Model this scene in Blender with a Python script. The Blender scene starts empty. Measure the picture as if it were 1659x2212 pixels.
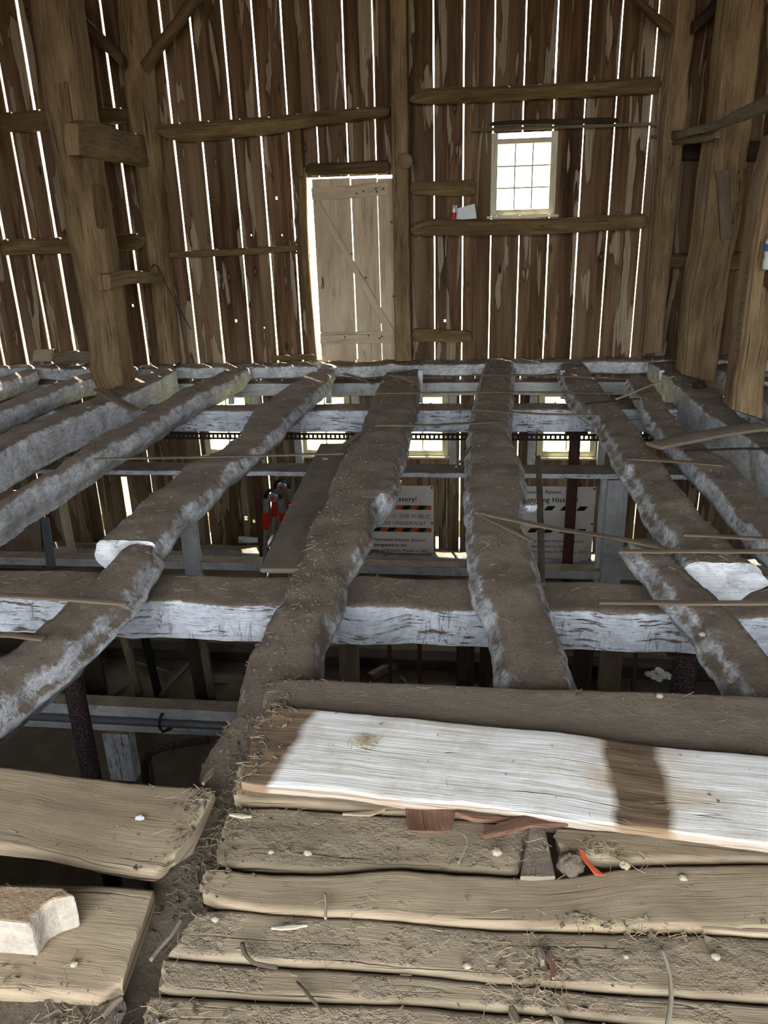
import bpy, math, random
import numpy as np
from mathutils import Vector as V, Matrix, noise
from mathutils.bvhtree import BVHTree
C = bpy.context.scene.collection
S = bpy.context.scene
rnd = random.Random(7)
# ------------------------------------------------------------------ camera, light
PW, PH, F, HC = 1659, 2212, 1661., 1.55
CX, CY = PW/2, PH/2
def _axes(vv=(960,5500), vj=(1038,490)):
    d = np.array([(vv[0]-CX)/F,(vv[1]-CY)/F,1.]); d /= np.linalg.norm(d)
    y = np.array([(vj[0]-CX)/F,(vj[1]-CY)/F,1.]); y -= d*(y@d); y /= np.linalg.norm(y)
    return np.array([np.cross(y,-d), y, -d])
R = _axes()
cd = bpy.data.cameras.new('camera'); cam = bpy.data.objects.new('camera', cd); C.objects.link(cam)
cd.sensor_fit = 'VERTICAL'; cd.sensor_height = 36; cd.lens = F/PH*36; cd.clip_start = .05; cd.clip_end = 300
m4 = Matrix.Identity(4)
for i in range(3):
    m4[i][0] = R[i,0]; m4[i][1] = -R[i,1]; m4[i][2] = -R[i,2]
m4[2][3] = HC; cam.matrix_world = m4; S.camera = cam
S.view_settings.view_transform = 'Standard'; S.view_settings.look = 'None'
S.view_settings.gamma = 1; S.view_settings.use_curve_mapping = False
S.view_settings.exposure = 3.82
S.cycles.use_denoising = True
S.cycles.max_bounces = 8; S.cycles.diffuse_bounces = 5; S.cycles.transparent_max_bounces = 8
S.cycles.caustics_reflective = False; S.cycles.caustics_refractive = False
w = bpy.data.worlds.new('world'); S.world = w; w.use_nodes = True
bg = w.node_tree.nodes['Background']; bg.inputs[0].default_value = (.86,.92,1,1); bg.inputs[1].default_value = 1.0
sd = bpy.data.lights.new('sun','SUN'); sd.energy = 3.2; sd.angle = .01; sd.color = (1,.93,.8)
sun = bpy.data.objects.new('sun', sd); C.objects.link(sun)
sun.rotation_euler = V((.6,-.75,-2.4)).to_track_quat('-Z','Y').to_euler()
pd = bpy.data.lights.new('great_door_portal','AREA'); pd.shape = 'RECTANGLE'; pd.size = 6; pd.size_y = 4.3; pd.cycles.is_portal = True
po = bpy.data.objects.new('great_door_portal', pd); C.objects.link(po); po.location = (-.2,-2.9,2.1)
po.rotation_euler = V((0,1,0)).to_track_quat('-Z','Z').to_euler()
# ------------------------------------------------------------------ pixel -> place
def ray(px,py): return R @ np.array([(px-CX)/F,(py-CY)/F,1.])
def az(px,py,z):
    r = ray(px,py); t = (z-HC)/r[2]; return V((r[0]*t, r[1]*t, z))
def ay(px,py,Y):
    r = ray(px,py); t = Y/r[1]; return V((r[0]*t, Y, HC+r[2]*t))
def ax(px,py,X):
    r = ray(px,py); t = X/r[0]; return V((X, r[1]*t, HC+r[2]*t))
def P(s): # "x,y x,y" -> list
    return [tuple(float(q) for q in p.split(',')) for p in s.split()]
# ------------------------------------------------------------------ materials
def srgb(r,g,b):
    f = lambda c: c/12.92 if c <= .04045 else ((c+.055)/1.055)**2.4
    return (f(r/255),f(g/255),f(b/255),1)
class G:
    def __init__(s, name):
        s.m = bpy.data.materials.new(name); s.m.use_nodes = True; s.nt = s.m.node_tree
        s.p = s.nt.nodes['Principled BSDF']; s.p.inputs['Roughness'].default_value = .9
        s.p.inputs['Specular IOR Level'].default_value = .25
    def n(s, t, **k):
        nd = s.nt.nodes.new(t)
        for a,b in k.items(): setattr(nd,a,b)
        return nd
    def put(s, sock, v):
        if isinstance(v, bpy.types.NodeSocket): s.nt.links.new(v, sock)
        elif v is not None: sock.default_value = v
    def gr(s): # grain coordinates: x along the grain, y around, z a seed for each piece
        return s.n('ShaderNodeAttribute', attribute_name='gr').outputs['Vector']
    def obj(s): return s.n('ShaderNodeTexCoord').outputs['Object']
    def sc(s, v, k, off=(0,0,0)):
        a = s.n('ShaderNodeVectorMath', operation='MULTIPLY_ADD'); s.put(a.inputs[0],v); a.inputs[1].default_value = k; a.inputs[2].default_value = off
        return a.outputs[0]
    def noise(s, v, scale=1, detail=4, rough=.6, dist=0):
        a = s.n('ShaderNodeTexNoise'); s.put(a.inputs['Vector'],v); a.inputs['Scale'].default_value = scale
        a.inputs['Detail'].default_value = detail; a.inputs['Roughness'].default_value = rough; a.inputs['Distortion'].default_value = dist
        return a.outputs['Fac']
    def vor(s, v, scale=1, feat='F1'):
        a = s.n('ShaderNodeTexVoronoi', feature=feat); s.put(a.inputs['Vector'],v); a.inputs['Scale'].default_value = scale
        return a.outputs['Distance']
    def mr(s, v, a, b, c=0, d=1):
        q = s.n('ShaderNodeMapRange'); s.put(q.inputs[0],v)
        for i,x in enumerate((a,b,c,d)): q.inputs[i+1].default_value = x
        return q.outputs[0]
    def ma(s, op, a, b=None, c=None):
        q = s.n('ShaderNodeMath', operation=op); s.put(q.inputs[0],a); s.put(q.inputs[1],b)
        if c is not None: s.put(q.inputs[2],c)
        return q.outputs[0]
    def mix(s, f, a, b, mode='MIX'):
        q = s.n('ShaderNodeMix', data_type='RGBA', blend_type=mode)
        s.put(q.inputs[0],f); s.put(q.inputs[6],a); s.put(q.inputs[7],b); return q.outputs[2]
    def ramp(s, f, *st):
        q = s.n('ShaderNodeValToRGB'); e = q.color_ramp.elements
        while len(e) < len(st): e.new(.5)
        for i,(p,c) in enumerate(st): e[i].position = p; e[i].color = c
        s.put(q.inputs[0], f); return q.outputs[0]
    def bump(s, h, dist=.01, st=1.0, prev=None):
        q = s.n('ShaderNodeBump'); q.inputs['Distance'].default_value = dist; q.inputs['Strength'].default_value = st
        s.put(q.inputs['Height'], h)
        if prev is not None: s.put(q.inputs['Normal'], prev)
        return q.outputs[0]
    def nz(s):
        g = s.n('ShaderNodeNewGeometry'); x = s.n('ShaderNodeSeparateXYZ'); s.put(x.inputs[0], g.outputs['Normal']); return x.outputs[2]
    def done(s, col, nrm=None, rough=None):
        s.put(s.p.inputs['Base Color'], col); s.put(s.p.inputs['Roughness'], rough)
        if nrm is not None: s.put(s.p.inputs['Normal'], nrm)
        return s.m
MATS = {}
def flat(name, rgb, rough=.6, metal=0, bump=0):
    if name in MATS: return MATS[name]
    g = G(name); o = g.obj()
    n_ = g.noise(g.sc(o,(1,1,1)), 14, 3)
    c = srgb(*rgb); d = tuple(x*.7 for x in c[:3])+(1,)
    g.p.inputs['Metallic'].default_value = metal
    MATS[name] = g.done(g.mix(n_, c, d), g.bump(g.noise(o,60,3),.002,bump) if bump else None, rough)
    return MATS[name]
DIRT1, DIRT2, DIRT3 = srgb(136,120,102), srgb(162,146,126), srgb(102,86,68)
def dirt_nodes(g, o):
    a = g.noise(o, 5, 6, .65); b = g.noise(o, 60, 6, .8); sp = g.noise(o, 190, 2, .6)
    col = g.mix(g.mr(a,.38,.62), DIRT1, DIRT2)
    col = g.mix(g.mr(b,.52,.66,0,.9), col, DIRT3)
    col = g.mix(g.mr(sp,.66,.72), col, srgb(190,178,156))
    h = g.ma('ADD', g.ma('MULTIPLY', a, .6), g.ma('ADD', b, g.ma('MULTIPLY', sp, .25)))
    return col, h
def timber_mat(name, cols, dirt=None, white=None, gscale=1, crack=.5, fine=1, dk=None, adze=0, dustcol=None, wcol=(214,217,222), fib=0, bd=.012, check=0, tooth=1.1):
    """cols: dark, mid, light grain; dirt: (lo,hi) normal.z range where dust lies; white: whitewash cover 0..1"""
    g = G(name); v = g.gr(); o = g.obj()
    wv = g.sc(v,(1,1,1))
    big = g.noise(g.sc(wv,(1.3*gscale,6*gscale,3)),1,5,.65,.2)
    mid = g.noise(g.sc(wv,(3.2*gscale,80*gscale,7)),1,5,.78,.1)
    fin = g.noise(g.sc(wv,(11*gscale,260*gscale,11)),1,3,.65)
    f = g.ma('ADD', g.ma('MULTIPLY',big,.55), g.ma('ADD', g.ma('MULTIPLY',mid,.3), g.ma('MULTIPLY',fin,.15)))
    col = g.ramp(f, (.34,srgb(*cols[0])), (.5,srgb(*cols[1])), (.66,srgb(*cols[2])))
    ck = g.noise(g.sc(wv,(1.6*gscale,95*gscale,5),(3,1,7)),1,2,.5,.1)
    lc = g.noise(g.sc(wv,(.35,7,5),(1,4,2)),1,4,.5)
    ckm = g.ma('MAXIMUM', g.mr(ck,.66,.72), g.ma('MULTIPLY', g.mr(g.ma('ABSOLUTE', g.ma('SUBTRACT',lc,.5)),0,.004,.9,0), g.mr(g.noise(wv,1.3,2),.45,.6)))
    col = g.mix(g.ma('MULTIPLY',ckm,crack), col, srgb(38,28,20))
    h = g.ma('SUBTRACT', g.ma('ADD', g.ma('MULTIPLY',mid,.6), g.ma('MULTIPLY',fin,.35*fine)), g.ma('MULTIPLY',ckm,.9))
    if adze:
        ad = g.noise(g.sc(wv,(9,3,3)),1,2,.5); h = g.ma('ADD', h, g.ma('MULTIPLY', ad, adze))
    if white:
        pn = g.noise(g.sc(wv,(3,7,5),(9,2,4)),1,6,.72,.5)
        pn2 = g.noise(g.sc(wv,(7,34,5),(5,5,5)),1,4,.7)
        pm = g.ma('ADD', g.ma('MULTIPLY',pn,.62), g.ma('MULTIPLY',pn2,.38))
        msk = g.mr(pm, .5-white*.34, .5-white*.34+.035, 0, 1)
        wc = g.mix(g.mr(g.noise(o,3.5,5,.7),.35,.7), srgb(*wcol), srgb(wcol[0]-44,wcol[1]-42,wcol[2]-38))
        wc = g.mix(g.mr(pn2,.55,.75,0,.5), wc, srgb(128,124,120))
        if fib:
            f1 = g.noise(g.sc(wv,(22,34,5)),1,6,.82,.4); f2 = g.noise(g.sc(o,(1,1,1),(4,4,4)),7,4,.7)
            ff = g.ma('ADD', g.ma('MULTIPLY',f1,.6), g.ma('MULTIPLY',f2,.4))
            wc = g.mix(g.mr(ff,.44,.55,fib,0), wc, srgb(112,104,96))
            h = g.ma('ADD', h, g.ma('MULTIPLY', f1, 1.3*fib))
        if check:
            cn = g.noise(g.sc(wv,(7,60,5),(1,7,3)),1,4,.65,.2)
            cm = g.ma('MULTIPLY', g.mr(cn,.575,.61), g.mr(g.noise(wv,3.5,3,.6),.42,.5))
            msk = g.ma('MULTIPLY', msk, g.ma('SUBTRACT', 1, g.ma('MULTIPLY',cm,check)))
            h = g.ma('SUBTRACT', h, g.ma('MULTIPLY',cm,.5))
        col = g.mix(msk, col, wc); h = g.ma('ADD', h, g.ma('MULTIPLY',msk,.35))
        vc = g.noise(g.sc(wv,(16,2.5,5)),1,3,.6,.6)
        vcm = g.ma('MULTIPLY', g.mr(g.ma('ABSOLUTE', g.ma('SUBTRACT',vc,.5)),0,.012,1,0), g.mr(g.noise(wv,4,2),.5,.6,0,.8))
        col = g.mix(vcm, col, srgb(96,86,74)); h = g.ma('SUBTRACT', h, g.ma('MULTIPLY',vcm,.5))
    if dirt:
        dc, dh = dirt_nodes(g, o)
        nz = g.ma('ADD', g.nz(), g.ma('MULTIPLY', g.ma('SUBTRACT', g.noise(o,7,6,.75), .5), tooth))
        dm = g.mr(nz, dirt[0], dirt[1])
        col = g.mix(dm, col, dc if dustcol is None else g.mix(.5, dc, srgb(*dustcol)))
        h = g.ma('ADD', g.ma('MULTIPLY',h,g.ma('SUBTRACT',1,g.ma('MULTIPLY',dm,.7))), g.ma('MULTIPLY', g.ma('MULTIPLY', dh, dm), 1.9))
    m = g.done(col, g.bump(h,bd,.8)); MATS[name] = m; return m
M_joist = timber_mat('whitewashed_log', ((70,56,44),(112,98,82),(150,138,120)), dirt=(.4,.75), white=1.0, adze=.3, fib=.5, wcol=(242,242,242), bd=.02, tooth=2.4)
M_joist2 = timber_mat('dirty_log', ((66,52,40),(104,90,74),(140,126,106)), dirt=(.1,.45), white=.85, adze=.3, fib=.6, wcol=(240,240,240), bd=.024, tooth=2.2)
M_beam = timber_mat('whitewashed_beam', ((84,70,56),(120,106,90),(150,140,124)), dirt=(.35,.6), white=.9, gscale=.8, wcol=(240,243,248), fib=.3, check=1.0, bd=.016, tooth=1.4)
M_paint = timber_mat('peeling_paint_board', ((120,114,108),(140,134,128),(156,150,144)), dirt=(.4,.7), white=.55, wcol=(214,214,212))
M_post = timber_mat('hewn_post', ((78,60,40),(134,110,78),(174,148,110)), crack=1.0, adze=.7, bd=.022)
M_girt = timber_mat('wall_timber', ((60,44,26),(112,90,58),(152,126,88)), crack=1.0, bd=.02, adze=.4)
M_brace = timber_mat('brace_timber', ((50,38,22),(88,68,42),(116,94,62)))
M_plank = timber_mat('floor_plank', ((118,100,78),(154,136,110),(178,160,132)), dirt=(1.15,1.5), crack=.8, gscale=1.2, bd=.004, tooth=1.6, dustcol=(150,134,110))
M_dplank = timber_mat('dusty_floor_plank', ((114,97,76),(144,128,104),(168,151,125)), dirt=(.95,1.2), crack=.8, gscale=1.0, dustcol=(150,134,111), bd=.005, tooth=1.6)
M_gplank = timber_mat('grey_dust_plank', ((106,94,80),(124,111,95),(140,127,109)), dirt=(.9,1.3), crack=.3, gscale=1.3, bd=.004, dustcol=(128,115,98), tooth=1.4)
M_door = timber_mat('pale_door_board', ((158,138,108),(190,170,140),(208,192,164)), crack=.5, gscale=.9)
M_lath = timber_mat('old_lath', ((78,66,52),(112,97,78),(140,124,102)), crack=.6)
M_lathp = timber_mat('pale_lath', ((150,138,116),(186,174,150),(204,194,174)), crack=.4)
M_dark = timber_mat('dark_stall_board', ((34,26,20),(56,46,36),(80,68,54)))
M_block = timber_mat('weathered_block', ((120,104,82),(158,142,116),(184,168,140)), crack=.6)
M_frame = timber_mat('cream_window_paint', ((168,160,134),(204,198,172),(222,216,192)), crack=.3)
M_red = timber_mat('rotted_red_wood', ((78,54,42),(122,88,68),(158,124,100)), crack=.8)

def wall_mat(name, grey):
    g = G(name); v = g.gr(); sep = g.n('ShaderNodeSeparateXYZ'); g.put(sep.inputs[0], v); seed = sep.outputs[2]
    a = g.noise(g.sc(v,(.6,9,3)),1,5,.6,.3)
    b = g.noise(g.sc(v,(1.6,90,9)),1,4,.7,.1)
    f = g.ma('ADD', g.ma('MULTIPLY',a,.65), g.ma('MULTIPLY',b,.35))
    d = grey
    col = g.ramp(f, (.36,srgb(52+36*d,34+38*d,19+36*d)), (.5,srgb(94+32*d,67+40*d,42+42*d)), (.64,srgb(132+20*d,103+30*d,74+34*d)))
    t = g.ma('FRACT', g.ma('MULTIPLY', seed, 7.31)); t2 = g.ma('FRACT', g.ma('MULTIPLY', seed, 3.77))
    col = g.mix(g.mr(t,.0,1,.0,.8), col, srgb(170,160,144), 'MULTIPLY')
    col = g.mix(g.mr(t2,.55,1,0,.35), col, srgb(116,98,76))
    # pale sapwood tongues that end in a knot
    ty = g.noise(g.sc(v,(.8,7.5,5),(2,6,3)),1,3,.45,.5)
    lo = .585-grey*.06
    tm = g.mr(ty,lo,lo+.015)
    gcol = g.ramp(b, (.35,srgb(114,98,78)), (.6,srgb(172,154,128)))
    col = g.mix(g.ma('MULTIPLY',tm,.8), col, gcol)
    edge = g.mr(g.ma('ABSOLUTE', g.ma('SUBTRACT',ty,lo-.002)),0,.02,1,0)
    col = g.mix(g.ma('MULTIPLY',edge,.6), col, srgb(34,22,14))
    kd = g.vor(g.sc(v,(1.5,4.2,1.3)),1); kr = g.mr(kd,.07,.13,1,0); kc = g.mr(kd,.02,.06,1,0)
    col = g.mix(g.ma('MULTIPLY',kr,.9), col, srgb(34,22,14)); col = g.mix(kc, col, srgb(130,112,88))
    wp = g.mr(g.noise(g.sc(v,(.4,2.5,4),(8,8,8)),1,3,.5),.5,.68,0,.45+grey*.3)
    col = g.mix(wp, col, srgb(132,112,86))
    h = g.ma('ADD', g.ma('MULTIPLY',b,.7), g.ma('MULTIPLY',kr,.4))
    return g.done(col, g.bump(h,.008,.8))
M_wall = wall_mat('barn_siding', 0.15)
M_wall2 = wall_mat('lower_siding', .9)

g = G('basement_earth'); o = g.obj(); dc, dh = dirt_nodes(g,o)
M_earth = g.done(g.mix(.55, dc, srgb(64,50,32)), g.bump(dh,.03,.8))
g = G('loose_dirt'); o = g.obj(); dc, dh = dirt_nodes(g,o); M_dirt = g.done(dc, g.bump(dh,.02,1))
g = G('sunlit_grass'); o = g.obj(); M_gravel = flat('gravel_yard',(158,150,138),.95)
M_grass = g.done(g.ramp(g.noise(o,3,5,.7),(.3,srgb(130,138,86)),(.6,srgb(184,184,126)),(.8,srgb(204,196,146))))
g = G('rusted_steel'); o = g.obj(); a = g.noise(o,60,5,.75); b = g.noise(o,9,3)
M_rust = g.done(g.ramp(a,(.35,srgb(50,33,26)),(.5,srgb(72,46,34)),(.68,srgb(96,68,54))), g.bump(a,.004,1))
g = G('flaked_column'); o = g.obj(); a = g.noise(o,95,4,.8)
M_flake = g.done(g.ramp(a,(.42,srgb(40,30,30)),(.54,srgb(72,56,54)),(.68,srgb(140,126,124))), g.bump(a,.01,1))
# painted board: whitewashed plank with two bare brown patches (position along the plank in metres is gr.x)
def white_plank():
    g = G('whitewashed_plank'); v = g.gr(); o = g.obj()
    sx = g.n('ShaderNodeSeparateXYZ'); g.put(sx.inputs[0], v); u = sx.outputs[0]
    so = g.n('ShaderNodeSeparateXYZ'); g.put(so.inputs[0], o)
    wob = g.ma('MULTIPLY', g.ma('SUBTRACT', g.noise(g.sc(v,(3,9,1)),1,4,.6), .5), .06)
    uu = g.ma('ADD', u, wob)
    mid = g.noise(g.sc(v,(2,55,7)),1,4,.65,.3); fin = g.noise(g.sc(v,(7,230,11)),1,3,.6)
    bare = g.ramp(g.noise(g.sc(v,(3,30,3)),1,5,.6),(.35,srgb(74,58,44)),(.55,srgb(116,96,74)),(.7,srgb(140,112,80)))
    wh = g.mix(g.mr(mid,.4,.65), srgb(236,234,228), srgb(206,198,184))
    wh = g.mix(g.mr(g.noise(o,6,4,.7),.5,.72,0,.65), wh, srgb(186,166,132))
    wh = g.mix(g.mr(fin,.6,.75,0,.4), wh, srgb(150,136,116))
    vv = sx.outputs[1]; ua = g.ma('ADD', uu, g.ma('MULTIPLY', vv, .22)); ub = g.ma('SUBTRACT', uu, g.ma('MULTIPLY', vv, .2))
    e1 = g.mr(ua,.15,.18); e2 = g.ma('MULTIPLY', g.mr(ub,W_A,W_A+.025), g.mr(ub,W_B,W_B+.03,1,0))
    st1 = g.ma('MULTIPLY', g.mr(ub,W_A-.07,W_A+.01), g.mr(ub,W_B+.02,W_B+.11,1,0))
    wh = g.mix(g.ma('MULTIPLY', st1, g.mr(g.noise(g.sc(v,(2,8,1)),1,4,.6),.4,.6,.1,.7)), wh, srgb(176,146,104))
    # whitewash streaks fade back in towards the near edge of the bare patch
    m = g.ma('MULTIPLY', e1, g.ma('SUBTRACT', 1, e2))
    ck = g.noise(g.sc(v,(.5,17,5),(3,1,7)),1,2,.5,.3)
    ckm = g.mr(g.ma('ABSOLUTE', g.ma('SUBTRACT',ck,.5)),0,.006,.7,0)
    col = g.mix(ckm, g.mix(m, bare, wh), srgb(110,88,62))
    nz = g.nz(); col = g.mix(g.mr(nz,.3,.75,.75,0), col, srgb(142,118,90))
    return g.done(col, g.bump(g.ma('ADD', g.ma('MULTIPLY',mid,.4), g.ma('SUBTRACT', g.ma('MULTIPLY',fin,.35), ckm)),.006,.7))
W_A, W_B = 1.02, 1.17
M_white = white_plank()
# ------------------------------------------------------------------ object helpers
def tag(o, label=None, cat=None, group=None, kind=None):
    if label: o['label'] = label
    if cat: o['category'] = cat
    if group: o['group'] = group
    if kind: o['kind'] = kind
    return o
def empty(name, loc, label, cat, group=None, kind=None):
    o = bpy.data.objects.new(name, None); C.objects.link(o); o.location = loc; o.empty_display_size = .1
    return tag(o, label, cat, group, kind)
class MB:
    def __init__(s): s.v = []; s.f = []; s.g = []
    def add(s, vs, fs, gs=None):
        b = len(s.v); s.v += [tuple(x) for x in vs]; s.f += [tuple(b+i for i in f) for f in fs]
        s.g += list(gs) if gs is not None else [(x[2], x[0]+x[1], 0) for x in vs]
    def box(s, x0,x1,y0,y1,z0,z1, axis=2, seed=0):
        vs = [(x,y,z) for x in (x0,x1) for y in (y0,y1) for z in (z0,z1)]
        fs = [(0,1,3,2),(4,6,7,5),(0,4,5,1),(2,3,7,6),(0,2,6,4),(1,5,7,3)]
        r = [a for a in (0,1,2) if a != axis]
        s.add(vs, fs, [(v[axis], v[r[0]]+v[r[1]], seed) for v in vs])
    def tube(s, pts, r, n=8, cap=True):
        pts = [V(p) for p in pts]; rs = r if isinstance(r,(list,tuple)) else [r]*len(pts)
        vs = []; gs = []; L = 0
        ref = V((0,0,1))
        for i,p in enumerate(pts):
            t = (pts[min(i+1,len(pts)-1)]-pts[max(i-1,0)]).normalized()
            if abs(t.dot(ref)) > .95: ref = V((0,1,0)) if abs(t.y) < .9 else V((1,0,0))
            a = t.cross(ref).normalized(); b = t.cross(a)
            if i: L += (p-pts[i-1]).length
            for k in range(n):
                q = 2*math.pi*k/n; vs.append(p+(a*math.cos(q)+b*math.sin(q))*rs[i]); gs.append((L, q*rs[i], 0))
        fs = [(i*n+k, i*n+(k+1)%n, (i+1)*n+(k+1)%n, (i+1)*n+k) for i in range(len(pts)-1) for k in range(n)]
        if cap: fs += [tuple(range(n))[::-1], tuple((len(pts)-1)*n+k for k in range(n))]
        s.add(vs, fs, gs)
    def lathe(s, c, prof, n=16):
        vs = []; 
        for r,z in prof:
            for k in range(n): q = 2*math.pi*k/n; vs.append((c[0]+r*math.cos(q), c[1]+r*math.sin(q), c[2]+z))
        fs = [(i*n+k, i*n+(k+1)%n, (i+1)*n+(k+1)%n, (i+1)*n+k) for i in range(len(prof)-1) for k in range(n)]
        fs += [tuple(range(n))[::-1], tuple((len(prof)-1)*n+k for k in range(n))]
        s.add(vs, fs)
    def build(s, name, mat, parent=None, smooth=False, bevel=0):
        me = bpy.data.meshes.new(name); me.from_pydata(s.v, [], s.f); me.validate()
        at = me.attributes.new('gr','FLOAT_VECTOR','POINT'); at.data.foreach_set('vector', [c for g_ in s.g for c in g_])
        me.materials.append(mat)
        if smooth: me.polygons.foreach_set('use_smooth', [True]*len(me.polygons))
        o = bpy.data.objects.new(name, me); C.objects.link(o)
        if parent:
            o.parent = parent; o.matrix_parent_inverse = Matrix.Translation(-parent.location)
        if bevel:
            b = o.modifiers.new('bevel','BEVEL'); b.width = bevel; b.segments = 2; b.limit_method = 'ANGLE'
        return o
def arc(pts, n):
    pts = [V(p) for p in pts]; L = [0]
    for a,b in zip(pts, pts[1:]): L.append(L[-1]+(b-a).length)
    out = []
    for i in range(n):
        t = L[-1]*i/(n-1); k = 0
        while k < len(L)-2 and L[k+1] < t: k += 1
        d = (t-L[k])/max(L[k+1]-L[k],1e-6)
        # Catmull-Rom for smooth outlines
        p0 = pts[max(k-1,0)]; p1 = pts[k]; p2 = pts[k+1]; p3 = pts[min(k+2,len(pts)-1)]
        c = .5*((2*p1)+(p2-p0)*d+(2*p0-5*p1+4*p2-p3)*d*d+(3*p1-p0-3*p2+p3)*d**3)
        out.append(c*.6+(p1+(p2-p1)*d)*.4)
    return out
SEED = [0]
def loft(name, A, B, D, mat, res=.05, m=7, k=4, r=.02, bulge=0, tuck=0, amp=.006, freq=5, amp2=.002, crown=0, parent=None, endr=0, mb=None, lobes=0, smooth=True, rag=0):
    """timber whose top runs between the edge lines A and B; D is its depth vector"""
    SEED[0] += 1; sd_ = SEED[0]*1.37
    ln = max(sum((V(b)-V(a)).length for a,b in zip(A,A[1:])), sum((V(b)-V(a)).length for a,b in zip(B,B[1:])))
    n = max(3, int(ln/res)+1); A = arc(A,n); B = arc(B,n); D = V(D); h = D.length; d = D/h
    vs = []; gs = []; u = 0; ring = 0
    for i in range(n):
        a, b = A[i], B[i]; c = b-a; wd = c.length; c.normalize()
        if i: u += ((a+b)/2-(A[i-1]+B[i-1])/2).length
        rr = min(r, wd*.3, h*.3)
        e = 1.0; dist = min(i, n-1-i)*ln/(n-1); sh = 0
        if endr and dist < endr:
            sh = (1-math.sqrt(max(0,1-(1-dist/endr)**2)))
        st = []
        for q in range(m): 
            s_ = rr+(wd-2*rr)*q/(m-1); st.append((s_, -crown*(1-(2*s_/wd-1)**2)))
        for q in (.35,.7): 
            an = q*math.pi/2; st.append((wd-rr+rr*math.sin(an), rr-rr*math.cos(an)))
        for q in range(k+1):
            t = q/k; st.append((wd+bulge*math.sin(math.pi*min(1,t*1.15))-tuck*t*t, rr+(h-2*rr)*t))
        for q in (.75,.25): st.append(((wd-tuck)*q+tuck*(1-q), h))
        for q in range(k,-1,-1):
            t = q/k; st.append((-bulge*math.sin(math.pi*min(1,t*1.15))+tuck*t*t, rr+(h-2*rr)*t))
        for q in (.7,.35):
            an = q*math.pi/2; st.append((rr-rr*math.sin(an), rr-rr*math.cos(an)))
        ring = len(st); per = 0; prev = None
        for (s_,t_) in st:
            if sh: s_ = wd/2+(s_-wd/2)*(1-.35*sh); t_ = h/2+(t_-h/2)*(1-.3*sh)
            p = a+c*s_+d*t_
            nv = noise.noise_vector(p*freq+V((sd_,0,0)))
            n2 = noise.noise_vector(p*freq*4.3+V((0,sd_,0)))
            p = p+nv*amp+n2*amp2
            if rag and dist < rag*2.5:
                ta = (A[1]-A[0] if i < n/2 else A[-1]-A[-2]).normalized(); p = p+ta*(noise.noise(V((s_*22,sd_,i > n/2)))+.5*noise.noise(V((s_*75,sd_,i > n/2))))*rag*(1-dist/(rag*2.5))
            if lobes: p = p+d*(noise.noise(V((u*3.1,sd_,0)))*lobes)
            if prev is not None: per += (p-prev).length
            prev = p; vs.append(p); gs.append((u, per, sd_))
    fs = [(i*ring+j, i*ring+(j+1)%ring, (i+1)*ring+(j+1)%ring, (i+1)*ring+j) for i in range(n-1) for j in range(ring)]
    for e_,base in ((0,0),(1,(n-1)*ring)):
        cc = sum((vs[base+j] for j in range(ring)), V((0,0,0)))/ring; b2 = len(vs); cdir = (B[0]-A[0]).normalized()
        ex = (A[0]-A[1] if e_ == 0 else A[-1]-A[-2]).normalized()*min(.012,h*.1)
        for s_ in (1,.55):
            for j in range(ring):
                p = cc+(vs[base+j]-cc)*s_+ex*(0 if s_ == 1 else 1); vs.append(p); gs.append((p.dot(cdir)*.5, p.dot(d)*.5, sd_+9))
        ci = len(vs); vs.append(cc+ex*1.2); gs.append((cc.dot(cdir)*.5, cc.dot(d)*.5, sd_+9))
        tris = [(b2+(j+1)%ring, b2+j, b2+ring+j, b2+ring+(j+1)%ring) for j in range(ring)]+[(b2+ring+(j+1)%ring, b2+ring+j, ci) for j in range(ring)]
        fs += tris if e_ == 0 else [f_[::-1] for f_ in tris]
    # keep normals outward whatever the order of A and B
    tdir = (A[-1]-A[0]); flip = tdir.cross(B[0]-A[0]).dot(d) > 0
    if not flip: fs = [f[::-1] for f in fs]
    q = mb or MB(); q.add(vs, fs, gs)
    if mb is None: 
        o = q.build(name, mat, parent, smooth=smooth)
        if smooth:
            md = o.modifiers.new('edge','EDGE_SPLIT'); md.split_angle = math.radians(50)
        return o
def zs(s, z): return [az(x,y,z) for x,y in P(s)]
def ys(s, Y): return [ay(x,y,Y) for x,y in P(s)]
YW = 9.77
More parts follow.
